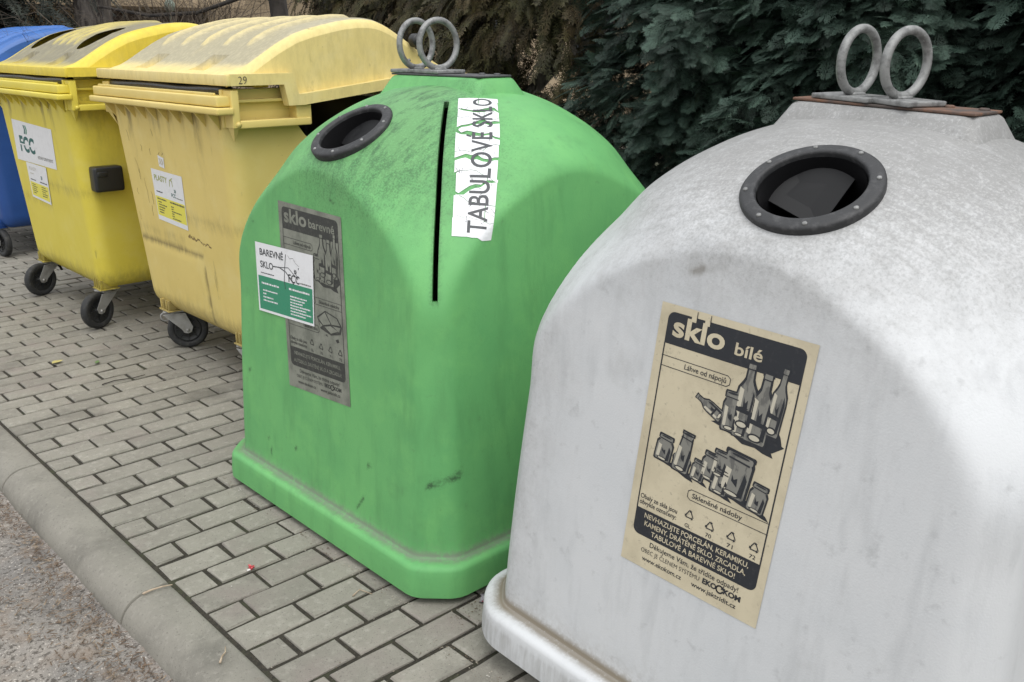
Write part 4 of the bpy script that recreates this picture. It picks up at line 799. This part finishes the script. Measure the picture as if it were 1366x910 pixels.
# ------------------------------------------------------------------ litter
M_straw = mat('dry_needles', (.15, .105, .07), .9, [((.075, .052, .037), 25, .4, .6, .9), ((.33, .26, .18), 30, .5, .68, .8)])
r_ = np.random.default_rng(8); N = 3600
d = np.abs(r_.normal(0, .11, N)); keep = r_.random(N) < .35+.65*(.5+.5*np.sin(r_.uniform(-2, 3, N))); y = r_.uniform(-1.25, 1.6, N)
clump = .5+.5*np.sin(y*6.1+1)*np.sin(y*2.3); x = -.178-d*(.35+1.1*clump)
m = (clump+r_.random(N)*.9 > .55); x, y = x[m], y[m]; n = len(x); a = r_.random(n)*6.28; l = r_.uniform(.004, .03, n)*.6*r_.uniform(.4, 1, n); w_ = r_.uniform(.0006, .0018, n)
z = -.0735+r_.random(n)*.009; tz = r_.normal(0, .22, n)
ex, ey, ez = np.cos(a)*l, np.sin(a)*l, np.abs(tz)*l; px, py = -np.sin(a)*w_, np.cos(a)*w_
Q = np.stack([np.stack([x-ex-px, y-ey-py, z], 1), np.stack([x+ex-px, y+ey-py, z+ez], 1), np.stack([x+ex+px, y+ey+py, z+ez+.0008], 1), np.stack([x-ex+px, y-ey+py, z+.0008], 1)], 1)
tag(quads('dry_needles', Q, M_straw, None), 'dry brown needles and bark crumbs lying along the kerb', 'debris', kind='stuff')
N = 1900; x = r_.uniform(0, 1.9, N); y = r_.uniform(-1.4, 3.5, N); e = r_.random(N) < .8; j = np.round(y/CW)*CW; y = np.where(e, j+r_.normal(0, .004, N), y)
x[:320] = .425-np.abs(r_.normal(0, .022, 320)); y[:320] = r_.uniform(-.58, .56, 320); x[320:470] = r_.uniform(.45, .75, 150); y[320:470] = -.72+r_.normal(0, .03, 150); x[470:620] = .395-np.abs(r_.normal(0, .025, 150)); y[470:620] = r_.uniform(-1.3, -.75, 150); x[620:800] = r_.normal(.72, .10, 180); y[620:800] = r_.normal(1.75, .16, 180); l = r_.uniform(.0012, .0035, N); a = r_.random(N)*6.28
Q = np.stack([np.stack([x+l*np.cos(a+q)*r_.uniform(.5, 1.2, N), y+l*np.sin(a+q)*r_.uniform(.5, 1.2, N), np.full(N, .0025)+l*.5*r_.random(N)], 1) for q in (0, 1.57, 3.14, 4.71)], 1)
M_crumb = mat('crumbs', (.33, .30, .25), .9, [((.12, .09, .06), 9, .45, .55, 1), ((.6, .58, .54), 13, .58, .62, .8)]); tag(quads('grit', Q, M_crumb, None), 'loose grit and crumbs scattered over the paving', 'grit', kind='stuff')
M_leaf = mat('yellow_leaf', (.50, .44, .16), .7); M_lgreen = mat('green_leaf', (.12, .20, .07), .7); M_red = mat('red_foil', (.50, .07, .08), .45); M_white_p = mat('white_scrap', (.7, .68, .66), .6)
def leaf(name, label, cat, x, y, z, l, w_, ang, m, curl=.25):
    k = MB(); V, F = [], []; n = 8
    for i in range(n+1):
        t = i/n; b = w_*math.sin(math.pi*t**.8)*.5+.0006
        for s in (-1, 0, 1): V.append((l*(t-.5), s*b, .002+curl*l*(2*t-1)**2*.35+abs(s)*b*.5))
    F = [[i*3+q, i*3+3+q, i*3+4+q, i*3+1+q] for i in range(n) for q in (0, 1)]
    k.add(V, F, 0, True); o = k.build(name, m); o.location = (x, y, z); o.rotation_euler = (0, 0, R(ang)); sm = o.modifiers.new('t', 'SOLIDIFY'); sm.thickness = .0008; return tag(o, label, cat)
leaf('leaf', 'small pale yellow leaf lying on the paving', 'leaf', .417, 2.261, .003, .06, .032, 20, M_leaf)
leaf('leaf', 'small green leaf lying on the paving', 'leaf', .56, 2.13, .003, .045, .02, 60, M_lgreen)
leaf('leaf', 'long yellow leaf lying in the dry needles at the kerb', 'leaf', -.30, -.30, -.064, .075, .014, -28, M_leaf, .1)
def scrap(name, label, cat, x, y, z, s, m, seed, flat=.5):
    rr = random.Random(seed); b = bmesh.new(); bmesh.ops.create_icosphere(b, subdivisions=3, radius=s)
    for v in b.verts:
        f = 1+.35*math.sin(v.co.x/s*5+seed)+.3*math.sin(v.co.y/s*7+v.co.z/s*4)+rr.uniform(-.22, .22); v.co *= f; v.co.z = v.co.z*flat+s*flat*.9
    k = MB(); k.bm(b); k.sm = [False]*len(k.f); o = k.build(name, m); o.location = (x, y, z); return tag(o, label, cat)
w1 = scrap('red_scrap', 'torn red scrap with a white tip on the paving', 'litter', .190, -.102, .003, .008, M_red, 2, .7)
k = MB(); k.box(-.016, -.006, -.010, -.004, .002, .005, .001); k.build('white_tip', M_white_p, w1)
M_wrap = mat('crumpled_wrapper', (.30, .28, .31), .3, [((.28, .03, .06), 30, .53, .57, 1), ((.08, .07, .085), 40, .48, .58, .9)])
scrap('plastic_wrapper', 'crumpled silver and red wrapper stuck between the green and white containers', 'litter', .60, -.715, .002, .022, M_wrap, 5, .55)
def twig(label, pts, r0, m):
    k = MB(); k.tube(pts, [r0*(1-.5*i/(len(pts)-1)) for i in range(len(pts))], 6); return tag(k.build('twig', m), label, 'twig', 'broken twigs on the kerb and paving')
M_pale = mat('pale_dry_wood', (.42, .34, .25), .9, [((.25, .19, .13), 60, .45, .62, .8)])
twig('pale broken stick lying across the kerb joint', [(-.10, -.012, .002), (-.075, -.014, .005), (-.045, -.02, .006), (-.02, -.03, .006)], .0035, M_pale)
twig('forked straw-coloured twig on the kerb near the bottom edge', [(-.085, -.455, .004), (-.07, -.437, .006), (-.055, -.425, .005), (-.045, -.405, .006)], .003, M_pale)
twig('thin dark twig on the paving in front of the wheels', [(.46, 1.80, .004), (.52, 1.81, .006), (.60, 1.79, .005), (.66, 1.80, .004)], .003, M_dbark)
twig('short brown twig on the paving by the green container', [(.33, -.43, .003), (.36, -.42, .006), (.375, -.46, .004)], .0025, M_pale)
